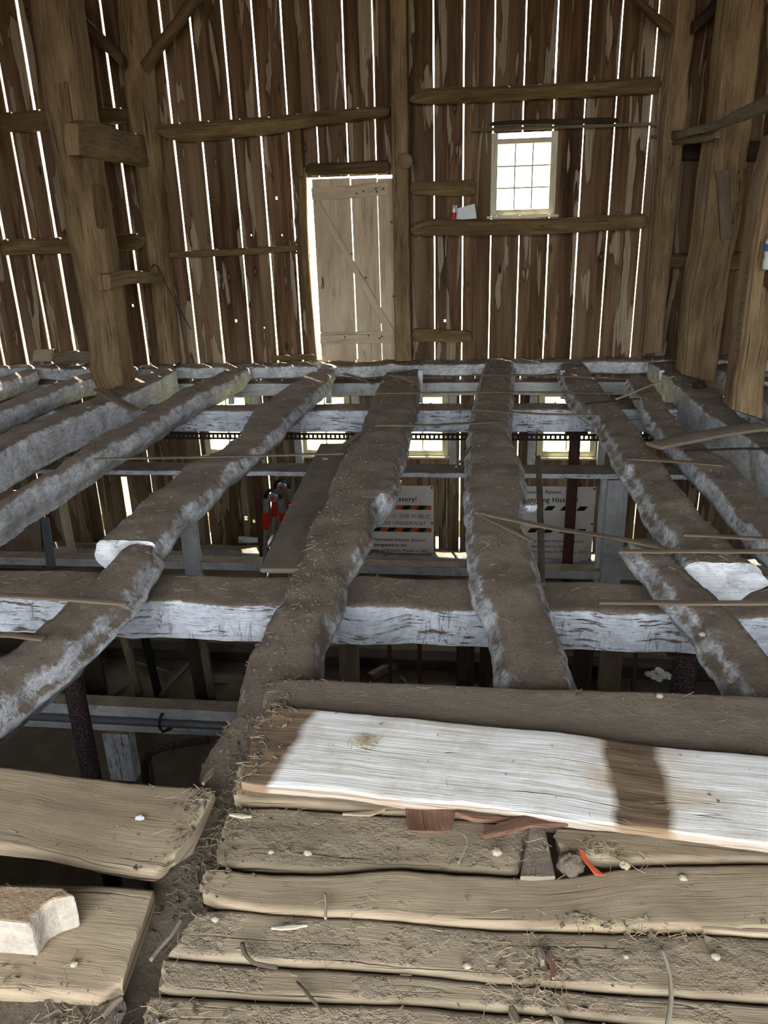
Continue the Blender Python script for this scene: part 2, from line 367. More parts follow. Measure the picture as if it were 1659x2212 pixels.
# ------------------------------------------------------------------ the setting
def strips(bounds,  holes, z0, z1, Y, name, mat, gapf, dz=.25, th=.018):
    q = MB()
    for bi,(x0,x1) in enumerate(bounds):
        segs = [(x0,x1,z0,z1)]
        for hx0,hx1,hz0,hz1 in holes:
            ns = []
            for (a,b,c,d) in segs:
                if b <= hx0 or a >= hx1 or d <= hz0 or c >= hz1: ns.append((a,b,c,d)); continue
                if a < hx0: ns.append((a,hx0,c,d))
                if b > hx1: ns.append((hx1,b,c,d))
                aa, bb = max(a,hx0), min(b,hx1)
                if c < hz0: ns.append((aa,bb,c,hz0))
                if d > hz1: ns.append((aa,bb,hz1,d))
            segs = ns
        sd_ = bi*1.618+Y; oy = rnd.uniform(-.008,.008)
        for (a,b,c,d) in segs:
            n = max(1,int((d-c)/dz)); vs = []; gs = []
            for i in range(n+1):
                z = c+(d-c)*i/n
                wl = noise.noise(V((a*9,z*1.4,3)))*gapf if a == x0 and (bi == 0 or x0-bounds[bi-1][1] > .005) else 0
                wr = noise.noise(V((b*9,z*1.4,9)))*gapf if b == x1 and (bi+1 >= len(bounds) or bounds[bi+1][0]-x1 > .005) else 0
                for x,y in ((a+wl,Y+oy),(b+wr,Y+oy),(b+wr,Y+oy+th),(a+wl,Y+oy+th)):
                    vs.append((x,y,z)); gs.append((z, x-x0+(y-Y), sd_))
            fs = [(i*4+j, (i+1)*4+j, (i+1)*4+(j+1)%4, i*4+(j+1)%4) for i in range(n) for j in range(4)]
            fs += [(0,1,2,3),(n*4+3,n*4+2,n*4+1,n*4)]
            q.add(vs, [f[::-1] for f in fs], gs)
    o = q.build(name, mat); tag(o, kind='structure'); return o
def gx(lst, z_at=None): return [ay(x,y,YW).x for x,y in lst]
gaps = gx([(36,10),(165,20),(218,20),(345,30),(412,60),(478,10),(542,10),(605,10),(670,10),(738,10),(803,10),(936,30),(1003,30),(1070,30),(1137,30),(1206,30),(1275,30),(1345,30),(1421,60)])
gaps = [gaps[0]-.7, gaps[0]-.35]+[gaps[0]]+[gaps[0]+(gaps[1]-gaps[0])*.5]+gaps[1:3]+[(gaps[2]+gaps[3])/2]+gaps[3:]
wid = {}
bnd = []; edges = sorted(gaps)
X0, X1 = -9.0, 6.0
extra = [x for x in np.arange(edges[0]-.34, X0, -.34)][::-1]; extra2 = [x for x in np.arange(edges[-1]+.36, X1, .33)]
edges = [float(x) for x in extra]+edges+[float(x) for x in extra2]
for i,(a,b) in enumerate(zip(edges, edges[1:])):
    if b-a > .4 and b < -5 or b-a > .55:  # wider modules hold more boards
        nn = 2 if b-a < .8 else 3
    else: nn = 1
    rr = random.Random(i+5)
    g0 = (.0045+.0022*max(0,-a) if a < 2.0 else .0); g1 = (.0045+.0022*max(0,-b) if b < 2.0 else .0)
    if a > -1.2: g0 = g0*1.5; g1 = g1*1.5
    cut = [a+g0]
    parts = nn if nn > 1 else (2 if b-a > .29 else 1)
    for j in range(1,parts): cut.append(a+(b-a)*(j/parts+rr.uniform(-.08,.08)))
    cut.append(b-g1)
    for c,d in zip(cut,cut[1:]): bnd.append((c-(.003 if c != cut[0] else 0), d))
DOOR = (ay(660,400,YW).x, ay(848,400,YW).x+.02, -.09, ay(750,381,YW).z)
WUP = (ay(1064,380,YW).x, ay(1198,380,YW).x, ay(1125,465,YW).z, ay(1125,286,YW).z)
def dot(px,py,r=.014): p = ay(px,py,YW); return (p.x-r,p.x+r,p.z-r*1.2,p.z+r*1.2)
strips(bnd, [DOOR, WUP, dot(510,693,.014), dot(597,428,.013), dot(287,660,.013), dot(543,508,.008), dot(609,508,.008), dot(961,693,.012), dot(571,708,.008)], -.22, 5.2, YW, 'wall_back', M_wall, .0045)
lb = []; x = -9.0; i = 0
while x < 6:
    wd = rnd.uniform(.17,.26); gp = -.001 if i % 4 else .011
    lb.append((x+.002, x+wd-gp)); x += wd; i += 1
LW = []
for px0,px1 in ((447,547),(655,757),(862,965),(1163,1284),(1515,1620)):
    LW.append((ay(px0,960,YW).x, ay(px1,960,YW).x, -1.36, -.52))
strips(lb, LW+[dot(531,1120,.022), dot(548,1126,.018), (ay(1272,1170,YW).x,ay(1300,1170,YW).x,ay(1290,1198,YW).z,ay(1290,1150,YW).z), (ay(268,1080,YW).x,ay(281,1080,YW).x,ay(275,1118,YW).z,ay(275,1030,YW).z),(ay(941,1170,YW).x,ay(947,1170,YW).x,ay(944,1190,YW).z,ay(944,1158,YW).z)], -2.8, -.23, YW, 'wall_back_lower', M_wall2, .004)
def shell(name, boxes, mat):
    q = MB()
    for b in boxes: q.box(*b)
    return tag(q.build(name, mat), kind='structure')
shell('floor', [(-12,10,-6,9.9,-3.0,-2.75)], M_earth)
shell('ceiling', [(-9.2,6.2,-3.1,9.9,5.2,5.3)], M_dark)
shell('wall_left', [(-9.1,-9.0,-3.1,9.8,-2.8,5.2)], M_wall)
shell('wall_right', [(6.0,6.1,-3.1,9.8,-2.8,5.2)], M_wall)
shell('wall_front', [(-9.0,-3.2,-3.0,-2.9,-2.8,5.2),(2.8,6.0,-3.0,-2.9,-2.8,5.2),(-3.2,2.8,-3.0,-2.9,3.7,5.2),(-3.2,2.8,-3.0,-2.9,-2.8,-.02)], M_wall)
shell('floor_deck', [(-9,6,-2.95,.98,-.06,-.005)], M_dplank)
shell('ground_outside', [(-80,80,9.95,120,-2.6,-2.35)], M_grass)
shell('ground_ramp', [(-60,60,-80,-3.05,-.6,-.1)], M_gravel)
# windows
M_glass = bpy.data.materials.new('dusty_glass'); M_glass.use_nodes = True; nt = M_glass.node_tree
tr = nt.nodes.new('ShaderNodeBsdfTransparent'); gl = nt.nodes.new('ShaderNodeBsdfGlossy'); mx = nt.nodes.new('ShaderNodeMixShader')
tr.inputs[0].default_value = (.93,.94,.9,1); gl.inputs['Roughness'].default_value = .1; mx.inputs[0].default_value = .05
nt.links.new(tr.outputs[0],mx.inputs[1]); nt.links.new(gl.outputs[0],mx.inputs[2]); nt.links.new(mx.outputs[0], nt.nodes['Material Output'].inputs[0])
def window(name, x0,x1,z0,z1,nx,nz,fw=.05, top=0, sill=True):
    root = empty(name, ((x0+x1)/2, YW, z0), None, None, kind='structure')
    y0, y1 = YW-.025, YW+.05
    q = MB()
    q.box(x0-.02,x0+fw,y0,y1,z0,z1); q.box(x1-fw,x1+.02,y0,y1,z0,z1)
    q.box(x0+fw,x1-fw,y0+.003,y1,z0,z0+fw*1.2,0); q.box(x0+fw,x1-fw,y0+.003,y1,z1-fw-top,z1-top,0)
    q.build('window_frame', M_frame, root, bevel=.006)
    q = MB(); iz0, iz1 = z0+fw*1.2, z1-fw-top
    for i in range(1,nx): xx = x0+fw+(x1-x0-2*fw)*i/nx; q.box(xx-.008,xx+.008,y0+.02,y1-.02,iz0,iz1)
    for i in range(1,nz): zz = iz0+(iz1-iz0)*i/nz; q.box(x0+fw,x1-fw,y0+.022,y1-.022,zz-.008,zz+.008,0)
    q.build('muntins', M_frame, root)
    q = MB(); q.box(x0+fw-.005,x1-fw+.005,y0+.035,y0+.039,iz0-.005,iz1+.005); q.build('panes', M_glass, root)
    if sill:
        q = MB(); q.box(x0-.06,x1+.06,y0-.05,y1,z0-.03,z0-.002,0); q.build('window_sill', M_frame, root, bevel=.005)
    return root
window('window_1', *WUP, 3, 3, .055, top=.06)
for i,b in enumerate(LW): window('window_%d'%(i+2), *b, 2, 2, .06)
# door: ledged and braced leaf, ajar
DR = empty('door_1', (DOOR[1]-.02, YW-.03, -.08), None, None, kind='structure')
YD = YW-.045
dx0, dx1 = ay(683,560,YD).x, ay(858,560,YD).x; dz0, dz1 = ay(770,779,YD).z, ay(760,384,YD).z
cutx = [dx0, dx0+.06, ay(757,430,YD).x, ay(815,430,YD).x, dx1]
q = MB()
for i,(a,b) in enumerate([(dx0, cutx[2]), (cutx[2]+.014, cutx[3]), (cutx[3]+.006, dx1)]):
    q.box(a,b,YD,YD+.025,dz0,dz1-.01*i,2,i*2.3)
q.build('door_boards', M_door, DR, bevel=.002)
def ybar(name, s1, s2, Y, dep, mat, parent=None, **k):
    return loft(name, ys(s1,Y), ys(s2,Y), (0,dep,0), mat, parent=parent, **k)
ybar('batten','672,406 760,400 839,391','675,432 760,428 839,421',YD-.028,.026,M_door,DR,amp=.002,r=.004)
ybar('batten','692,719 770,717 852,715','692,744 770,743 852,741',YD-.028,.026,M_door,DR,amp=.002,r=.004)
ybar('diagonal_brace','690,434 770,575 852,715','676,434 745,555 832,715',YD-.036,.034,M_door,DR,amp=.002,r=.004)
q = MB()
for x,y in P('785,413 812,408 828,408 814,414 770,418 796,725 820,731 825,727 745,728 760,548 790,600 830,690 851,560 850,640 846,480'):
    p = ay(x,y,YD-.03); q.tube([p+V((0,-.004,0)),p+V((0,.01,0))],.011,7)
q.build('nail_heads', M_rust, DR)
q = MB(); q.tube([ay(696,598,YD-.01),ay(697,612,YD-.03),ay(694,624,YD-.03),ay(699,624,YD-.03),ay(698,600,YD-.01)],.004,5); q.build('hook', M_rust, DR)
# ------------------------------------------------------------------ frame of the wall
def T(o, label, cat, group=None): return tag(o, label, cat, group)
def wallbar(name, s1, s2, label, cat, Y=9.56, dep=.2, mat=M_girt, **k):
    k.setdefault('amp',.014); k.setdefault('freq',3); k.setdefault('r',.03); k.setdefault('endr',.06)
    return T(ybar(name,s1,s2,Y,dep,mat,**k), label, cat)
wallbar('wall_post','249,-60 249,0 263,147 290,358 322,597 342,786','298,-60 298,0 318,159 338,398 360,636 376,788','tall hewn wall post behind the thick leaning left post','post',Y=9.45,dep=.3,mat=M_post,endr=0)
wallbar('wall_post','840,-60 841,0 844,200 848,430 853,780','877,-60 877,0 880,200 882,430 888,780','squared wall post on the right side of the pale door','post',Y=9.45,dep=.3,mat=M_post,endr=0,amp=.006,r=.015)
wallbar('wall_post','1461,-60 1457,12 1436,203 1416,468 1390,764','1507,-60 1504,12 1485,244 1453,549 1432,760','wall post right of the nine-pane window at the bay corner','post',Y=9.45,dep=.3,mat=M_post,endr=0)
wallbar('girt','0,243 90,236 275,230','0,284 90,280 275,262','rough girt high on the wall at the far left','beam')
wallbar('girt','0,516 150,512 305,503','0,552 150,549 300,540','rough lower girt on the wall at the far left','beam')
wallbar('girt','330,268 560,252 690,238 838,228','336,285 385,305 560,292 690,270 838,250','wide rough girt above the pale door, left of the centre post','beam')
wallbar('girt','885,208 925,190 1130,183 1430,164','885,222 930,224 1130,214 1425,200','wide rough girt above the nine-pane window','beam')
wallbar('girt','660,353 740,350 838,347','661,378 740,377 838,375','dark header timber directly over the pale door','beam',mat=M_brace)
wallbar('girt','887,484 935,473 1150,472 1400,460','887,508 935,510 1150,507 1400,494','log girt directly below the nine-pane window','beam',Y=9.52,dep=.23)
wallbar('girt','352,545 500,537 642,529','352,558 500,553 642,543','thin rail on the wall left of the pale door','beam',Y=9.66,dep=.1,r=.01,amp=.004)
wallbar('girt','1440,550 1560,547 1700,540','1440,580 1560,584 1700,580','lower girt on the far right behind the right posts','beam')
wallbar('girt','1475,313 1560,309 1700,300','1475,346 1560,346 1700,346','upper girt on the far right behind the right posts','beam',mat=M_dark)
wallbar('stud','631,268 634,320 640,380','647,268 650,320 656,380','short stud under the girt left of the pale door','stud',Y=9.62,dep=.12,amp=.004,r=.01)
wallbar('jamb_board','642,362 650,560 668,777','660,362 666,560 684,777','narrow jamb board on the left edge of the door opening','board',Y=9.68,dep=.07,amp=.004,r=.008,endr=0)
wallbar('nailed_board','887,393 960,390 1026,388','887,420 960,424 1025,424','short dark board nailed to wall right of door top','board',Y=9.68,dep=.08,amp=.004,r=.008,mat=M_girt)
wallbar('nailed_board','890,710 950,712 1018,716','890,739 950,739 1018,741','short dark board nailed low on wall right of door','board',Y=9.68,dep=.08,amp=.004,r=.008,mat=M_girt)
wallbar('window_lath','1018,277 1230,270 1432,263','1018,284 1230,277 1432,271','long pale lath fixed over the nine-pane window','lath',Y=9.60,dep=.03,amp=.002,r=.004,mat=M_lath,endr=0)
wallbar('nailed_board','1060,262 1200,256 1335,254','1060,271 1200,268 1335,265','dark thin board just above the pale window lath','board',Y=9.68,dep=.08,amp=.004,r=.006,mat=M_dark)
wallbar('nailed_board','1408,291 1420,290 1434,289','1408,299 1420,298 1434,297','tiny board end beside the right bay corner post','board',Y=9.66,dep=.05,amp=.002,r=.006)
wallbar('base_board','112,764 150,760 193,757','112,786 150,787 193,786','grey base board left of the thick leaning post','board',Y=9.6,dep=.1,mat=M_lath,r=.01)
wallbar('wood_block','73,757 92,756 112,756','70,780 92,781 108,782','square wood block at wall foot, far left','block',Y=9.5,dep=.09,mat=M_block,r=.006,amp=.003,endr=0)
wallbar('threshold_board','585,770 630,768 678,766','585,779 630,779 678,777','brown board lying left of the door threshold','board',Y=9.5,dep=.1,r=.01,amp=.003)
# braces and bay members
wallbar('knee_brace','144,-4 205,60 262,120','135,16 195,82 262,146','knee brace running down to the left wall post','brace',Y=9.2,dep=.14,mat=M_brace,endr=0)
wallbar('knee_brace','404,-10 355,62 300,135','430,-4 378,62 314,156','knee brace rising right from the left wall post','brace',Y=9.3,dep=.14,mat=M_brace,endr=0)
wallbar('knee_brace','1368,-20 1415,20 1454,52','1370,-5 1405,35 1448,78','knee brace at top right meeting the bay corner post','brace',Y=9.3,dep=.14,mat=M_brace,endr=0)
wallbar('knee_brace','1548,-10 1525,20 1500,44','1566,5 1535,40 1500,72','dark knee brace between the two upper right posts','brace',Y=9.3,dep=.14,mat=M_dark,endr=0)
def post(name,s1,s2,Y,dep,label,**k):
    return T(ybar(name,s1,s2,Y,dep,M_post,amp=.016,freq=3,r=.035,amp2=.003,res=.05,**k),label,'post')
pl = post('timber_post','58,-60 62,0 80,131 99,255 123,378 143,509 163,609 187,736 192,800 213,846','146,-60 149,0 165,131 181,255 199,394 219,497 239,628 255,756 261,800 265,838',8.05,.36,'thick leaning hewn post at left, standing on the bay sill')
ybar('repair_patch','118,182 124,240 135,297','142,175 150,230 158,292',8.00,.05,M_post,pl,amp=.003,r=.008)
ybar('side_cleat','196,400 200,440 208,492','211,402 216,440 219,490',8.00,.12,M_girt,pl,amp=.005,r=.01)
pr1 = post('timber_post','1575,-60 1567,0 1542,244 1526,366 1514,488 1493,610 1479,732 1475,808','1662,-60 1655,0 1632,203 1617,325 1599,488 1575,610 1563,712 1546,828',8.3,.34,'thick hewn post at right with a board nailed to its face')
ybar('nailed_slat','1546,371 1552,440 1557,519','1574,367 1579,440 1584,514',8.26,.035,M_lath,pr1,amp=.001,r=.004)
pr2 = post('timber_post','1668,290 1659,338 1636,447 1619,590 1607,671 1595,773 1581,885','1725,290 1718,338 1702,447 1686,590 1675,671 1662,773 1650,906',6.5,.3,'nail studded post at the right edge of the picture')
for i,(x,y) in enumerate(P('1641,470 1622,575 1619,590 1617,605 1612,640 1610,655 1607,670 1604,700 1602,720 1600,735 1597,760 1593,790 1591,815 1587,850')):
    q = MB(); p = ay(x,y,6.55); q.tube([p+V((.03,0,0)),p+V((-.035,-.01,.004))],.003,5); q.build('nail', M_rust, pr2)
def cross(name, pts4, X, dep, label, cat, mat=M_post, **k):
    a = [ax(x,y,X) for x,y in P(pts4[0])]; b = [ax(x,y,X) for x,y in P(pts4[1])]
    return T(loft(name,a,b,(-dep if X<0 else dep,0,0),mat,amp=.01,freq=3,r=.02,**k),label,cat)
cross('tie_timber',('168,268 190,260 250,276 338,300','172,336 215,342 270,350 340,362'),-3.86,.14,'short thick tie timber between the two left posts, upper','beam')
cross('tie_timber',('236,593 265,586 310,584 352,590','240,626 262,618 300,612 350,612'),-3.82,.14,'short rounded tie timber between the two left posts, lower','beam')
cross('side_rail',('1442,286 1540,262 1600,232 1700,180','1442,306 1540,280 1600,262 1700,222'),2.02,.05,'pale rail board nailed across the right posts, upper piece','rail',mat=M_lath,res=.08)
cross('side_rail',('1442,308 1500,295 1545,285','1440,313 1500,310 1545,300'),2.03,.05,'short rail board beneath the pale one on right posts','rail',mat=M_lath)
cross('post_cleat',('1646,584 1670,584 1690,586','1642,618 1668,630 1690,634'),2.18,.1,'rounded board cleat under the bottle at right edge','board',mat=M_girt)
# ------------------------------------------------------------------ sills and cross beams (Y positions in metres)
T(loft('wall_sill',[(-9,9.42,-.1),(-4,9.42,-.12),(0,9.42,-.09),(6,9.42,-.05)],[(-9,9.74,-.1),(-4,9.74,-.12),(0,9.74,-.09),(6,9.74,-.05)],(0,0,-.17),M_joist,amp=.02,freq=3,r=.03,res=.06,lobes=.02),'whitewashed sill beam along the foot of the boarded wall','beam')
ld = T(loft('ledger_beam',[(-9,9.5,-.34),(6,9.5,-.34)],[(-9,9.74,-.34),(6,9.74,-.34)],(0,0,-.17),M_paint,amp=.006,freq=3,r=.01,res=.1),'weathered ledger beam under the wall sill above lower windows','beam')
T(loft('cross_beam',[(-9,7.86,-.29),(-2,7.86,-.30),(6,7.86,-.27)],[(-9,8.16,-.29),(-2,8.16,-.30),(6,8.16,-.27)],(0,0,-.26),M_beam,amp=.01,freq=2.5,r=.025,res=.05,m=6),'white painted cross beam before the lower windows','beam')
T(loft('cross_beam',[(-5,3.52,-.30),(-1.5,3.5,-.31),(0,3.5,-.29),(3.2,3.5,-.29)],[(-5,3.84,-.30),(-1.5,3.84,-.31),(0,3.84,-.29),(3.2,3.84,-.29)],(0,0,-.26),M_beam,amp=.016,freq=3,r=.03,res=.025,m=8,k=9,amp2=.004),'big whitewashed cross beam nearest the camera carrying the logs','beam')
ZJ = -.08
def joist(Ls, Rs, label, mat=M_joist, depth=.23, name='log_joist', **k):
    k.setdefault('bulge',.03); k.setdefault('tuck',.05)
    o = loft(name, zs(Ls,k.pop('z',ZJ)), zs(Rs,k.pop('z2',ZJ)), (0,0,-depth), mat, res=k.pop('res',.03), m=11, k=7, r=k.pop('r',.045), amp=k.pop('amp',.013), freq=k.pop('freq',6), amp2=k.pop('amp2',.007), lobes=k.pop('lobes',.014), **k)
    return T(o,label,'joist')
joist('192,804 108,830 0,869 -120,910','205,812 87,855 0,889 -120,935','hewn joist left of the post-bearing bay sill',res=.06)
joist('60,795 0,812 -120,845','80,800 0,828 -120,868','farthest left log joist at the picture edge',res=.06)
sl = joist('358,788 199,857 127,887 0,936 -160,1000','380,800 300,842 235,866 127,913 0,974 -160,1040','bay sill timber at left carrying the thick leaning post',depth=.36,tuck=0,bulge=.0,name='bay_sill',res=.04)
loft('side_board', [V((-3.44,8.9,-.28)),V((-3.36,4.6,-.28))],[V((-3.39,8.9,-.28)),V((-3.31,4.6,-.28))],(0,0,-.15),M_paint,parent=sl,amp=.004,r=.006)
q = MB(); q.tube([V((-3.36+.07*(1-t),4.7+4*t,-.27-.05*math.sin(t*9)-.03*math.sin(t*23))) for t in [i/40 for i in range(41)]],.012,6)
T(q.build('cable',flat('black_cable',(30,28,28),.5)),'black cable draped along the left bay sill','cable')
joist('499,793 440,818 383,844 307,891 203,945 127,1003 0,1077 -150,1165','539,794 495,819 394,869 325,913 253,952 145,1010 70,1052 0,1097 -150,1190','second log joist from left bay sill, running off the left edge',depth=.26)
joist('689,792 631,826 581,858 541,890 519,934 472,967 400,1003 380,1021 318,1065 289,1097 245,1135 206,1168','722,797 704,826 668,855 635,884 602,920 552,963 490,1010 451,1054 429,1075 400,1097 365,1140 335,1172','long log joist ending sawn-off over the big beam at left',depth=.24)
joist('300,1170 267,1180 219,1217 165,1268 101,1325 61,1366 0,1405 -150,1500','338,1174 318,1215 280,1262 230,1318 180,1370 140,1410 80,1455 0,1520 -150,1630','near whitewashed log overlapping the sawn-off joist at left',depth=.24,bulge=.05,r=.07,endr=.1,z=-.07,z2=-.09)
JD = joist('830,804 809,848 794,884 780,924 751,963 725,1010 707,1075 675,1112 668,1155 631,1238 608,1287 572,1353 547,1400 529,1432 525,1475 490,1545 440,1630 400,1720 340,1830 290,1940 220,2070 120,2260','903,797 899,862 881,913 872,963 856,989 859,1021 848,1050 815,1070 800,1097 792,1133 768,1177 745,1209 728,1269 705,1320 684,1360 684,1403 680,1461 640,1560 590,1650 560,1740 520,1850 470,1960 420,2090 340,2260','widest joist in the middle, buried in brown dirt',mat=M_joist2,depth=.27,amp=.017,amp2=.008,bulge=.03,tuck=.03,z=-.075,z2=-.085)
joist('1051,773 1033,841 1023,887 1014,951 1014,1006 1012,1043 1016,1107 1024,1189 1032,1250 1036,1265 1055,1301 1068,1329 1079,1372 1087,1452 1095,1530','1110,777 1104,841 1099,933 1124,988 1129,1056 1124,1116 1138,1153 1159,1229 1179,1297 1207,1372 1226,1436 1242,1484 1262,1530','straight-running flat joist right of the middle dirt-covered one',depth=.24,bulge=.04)
joist('1208,787 1222,832 1243,860 1293,900 1322,950 1345,990 1382,1040 1410,1095 1455,1155 1478,1212','1261,777 1280,805 1321,855 1371,905 1394,947 1426,983 1463,1034 1499,1079 1554,1139 1600,1180 1650,1218','long right log joist whose white round end faces the camera',depth=.24,bulge=.05,r=.06)
joist('1352,1150 1380,1190 1400,1206 1453,1273 1516,1333 1536,1372 1588,1444 1632,1500 1660,1540','1432,1160 1469,1210 1556,1285 1620,1353 1659,1392 1720,1470 1790,1560','near right log joist lapped beside the white round end',depth=.24,bulge=.05,r=.06,endr=.08,z=-.085)
joist('1354,817 1384,862 1390,884 1420,921 1440,947 1472,973 1503,1005 1540,1040 1570,1080 1615,1130 1680,1190','1397,813 1421,839 1449,884 1480,923 1536,968 1586,999 1618,1035 1659,1066 1740,1120','slender log joist next to the right bay sill',depth=.22,bulge=.035)
joist('1398,778 1424,798 1462,832 1508,875 1532,897 1577,921 1620,949 1652,977 1750,1050','1443,765 1480,800 1555,847 1583,882 1607,902 1659,934 1760,1000','tall bay sill timber at right carrying the two right posts',depth=.38,bulge=0,tuck=0,name='bay_sill',r=.03)
joist('1540,790 1600,830 1660,870 1720,900','1570,782 1630,818 1690,850 1750,880','log joist to the right behind the two right posts',depth=.24,res=.06)
q = MB(); p0 = az(1138,1092,-.12)
q.lathe((0,0,0),[(.01,-.05),(.03,-.04),(.038,-.01),(.035,.03),(.022,.045),(.006,.05)],12)
kn = q.build('branch_stub',M_beam,smooth=True); kn.location = p0+V((.02,0,-.01)); kn.rotation_euler = (.9,.9,0); T(kn,'white knobby branch stub on side of the flat joist','stub')
# ------------------------------------------------------------------ loose laths and boards on the joists
def lath(s, wpx, label, z=-.055, th=.012, mat=M_lath, cat='lath', zz=None, name='lath', **k):
    pts = P(s); za = zz or [z]*len(pts)
    c = [az(x,y,q_) for (x,y),q_ in zip(pts,za)]
    t = (c[-1]-c[0]).normalized(); sd_ = t.cross(V((0,0,1))).normalized()
    def hw(p): return (p-V((0,0,HC))).length/F*wpx/2*(1 if abs(t.y) > .7 else 2.0)
    A = [p-sd_*hw(p) for p in c]; B = [p+sd_*hw(p) for p in c]
    return T(loft(name,A,B,(0,0,-th),mat,amp=.002,freq=4,r=.003,amp2=.001,m=3,k=1,res=.06,**k),label,cat)
lath('-60,1281 120,1290 275,1302',8,'lath lying across the near whitewashed log, left edge',z=-.05)
lath('-40,1368 30,1371 93,1378',7,'short lath across the near log at left picture edge',z=-.05)
lath('202,990 470,985 742,978',5,'thin dark lath across the two long left joists',z=-.045)
lath('816,848 1100,846 1325,848',4.5,'long thin strip of lath across middle joists by wall',z=-.045)
lath('1020,808 1200,811 1375,818',4,'farthest thin lath strip near the wall, right half',z=-.045)
lath('1021,883 1160,893 1293,895',5,'bowed dark strip just beyond the white cross beam',z=-.045)
lath('810,917 940,917 1083,909',7,'pale brown lath from dirt joist to flat joist',z=-.04)
lath('1332,861 1390,837 1454,812',6,'pale lath slanting toward the right bay sill',z=-.035,mat=M_lathp)
lath('1266,871 1320,866 1380,860',4,'short black twig across the long right joist',z=-.04,mat=M_dark)
lath('1412,960 1470,948 1560,930 1655,917',22,'dirt-covered board slanting across right bay sill and joist',z=-.03,th=.025,mat=M_gplank,name='loose_board',cat='board')
lath('1355,988 1460,995 1562,1003',8,'lath on the long right joist below dirt-covered board',z=-.04)
lath('1480,973 1570,969 1700,966',5,'thin dark lath reaching right edge below slanting board',z=-.03,mat=M_dark)
lath('1030,1104 1200,1140 1330,1160 1440,1183',9,'long brown lath sloping from flat joist to right log',z=-.04)
lath('1034,1110 1090,1137 1147,1166',10,'short lath crossing the flat joist below the long one',z=-.045)
lath('1335,1189 1500,1189 1720,1189',8,'lath over the near end of the long right joist',z=-.035)
lath('1475,1153 1560,1157 1720,1166',7,'lath behind the white round log end, right edge',z=-.04)
lath('1293,1298 1480,1300 1720,1300',8,'long lath across the near right log joist',z=-.035)
lath('985,1007 1010,975 1038,942',5,'slim splinter leaning against left side of flat joist',z=-.1)
lath('742,806 775,815 808,829',10,'flat chip of board lying behind the cross beam',z=-.07,cat='board',name='board_chip')
lath('625,1090 660,1072 695,1062',7,'curved splinter on the loose plank beside dirt joist',zz=[-.37,-.36,-.37],cat='splinter',name='splinter')
lath('782,932 745,958 702,990',13,'broken slat leaning on the dirt-covered joist',z=-.06,mat=M_lath,name='slat',cat='slat')
lath('212,838 250,862 292,884',11,'stick leaning at the foot of thick left post',zz=[.03,-.04,-.12],name='stick',cat='stick',th=.02)
# loose plank and thin strip sloping from the near beam down to the stall rail
A = [ay(562,1228,3.9),ay(625,1090,5.5),ay(692,958,7.6)]; B = [ay(660,1228,3.9),ay(715,1090,5.5),ay(757,958,7.6)]
T(loft('loose_plank',A,B,(0,0,-.03),M_gplank,amp=.003,r=.006,res=.06),'loose dusty plank lying beside the dirt-covered joist','plank')
A = [ay(1163,1258,3.75),ay(1160,1100,5.4),ay(1157,984,7.5)]; B = [ay(1178,1258,3.75),ay(1174,1100,5.4),ay(1168,984,7.5)]
T(loft('loose_strip',A,B,(0,0,-.02),M_lath,amp=.002,r=.004,res=.06,m=3),'narrow grey strip reaching from near beam to stall rail','lath')
# ------------------------------------------------------------------ lower storey
YR = 7.4
sf = empty('stall_partition',(0,YR,-2.75),'peeling white stall partition with rail between the cross beams','stall partition')
loft('top_rail',[(-6.5,YR,-.845),(4,YR,-.83)],[(-6.5,YR+.3,-.845),(4,YR+.3,-.83)],(0,0,-.055),M_beam,parent=sf,amp=.004,r=.006,res=.08)
loft('bottom_rail',[(-6.5,YR+.03,-1.90),(4,YR+.03,-1.90)],[(-6.5,YR+.2,-1.90),(4,YR+.2,-1.90)],(0,0,-.10),M_paint,parent=sf,amp=.004,r=.006,res=.08)
for a,b in ((1305,1350),(388,424)):
    x0,x1 = ay(a,1150,YR).x, ay(b,1150,YR).x
    loft('stall_post',[(x0,YR,-.9),(x0,YR,-2.75)],[(x1,YR,-.9),(x1,YR,-2.75)],(0,.08,0),M_paint,parent=sf,amp=.004,r=.006,res=.08)
x0 = ay(1292,1150,YR+.1).x
loft('stall_post',[(x0,YR+.09,-.9),(x0,YR+.09,-2.75)],[(x0+.12,YR+.09,-.9),(x0+.12,YR+.09,-2.75)],(0,.1,0),M_paint,parent=sf,amp=.003,r=.006,res=.08)
def column(px,py,Y,r,z0,z1,mat,label,name='steel_column'):
    p = ay(px,py,Y); e = empty(name,(p.x,Y,z0),label,'column')
    q = MB(); n=30; q.tube([(p.x,Y,z0+(z1-z0)*i/n) for i in range(n+1)],r,18,cap=True); q.build('shaft',mat,e,smooth=True)
    q = MB(); q.box(p.x-r*2,p.x+r*2,Y-r*2,Y+r*2,z1-.012,z1); q.build('cap_plate',M_rust,e)
    q = MB(); q.box(p.x-r*2,p.x+r*2,Y-r*2,Y+r*2,z0,z0+.015); q.build('base_plate',M_rust,e)
column(1236,1050,8.0,.058,-2.75,-.55,M_rust,'rusty steel column standing in front of the right banner')
column(563,1100,8.0,.06,-2.75,-.555,M_rust,'rusty steel column left of the folding ladder')
column(163,1500,3.66,.058,-2.75,-.56,M_flake,'flaking steel column under the near beam, left')
column(1478,1455,3.66,.062,-2.75,-.555,M_flake,'flaking steel column under the near beam, right')
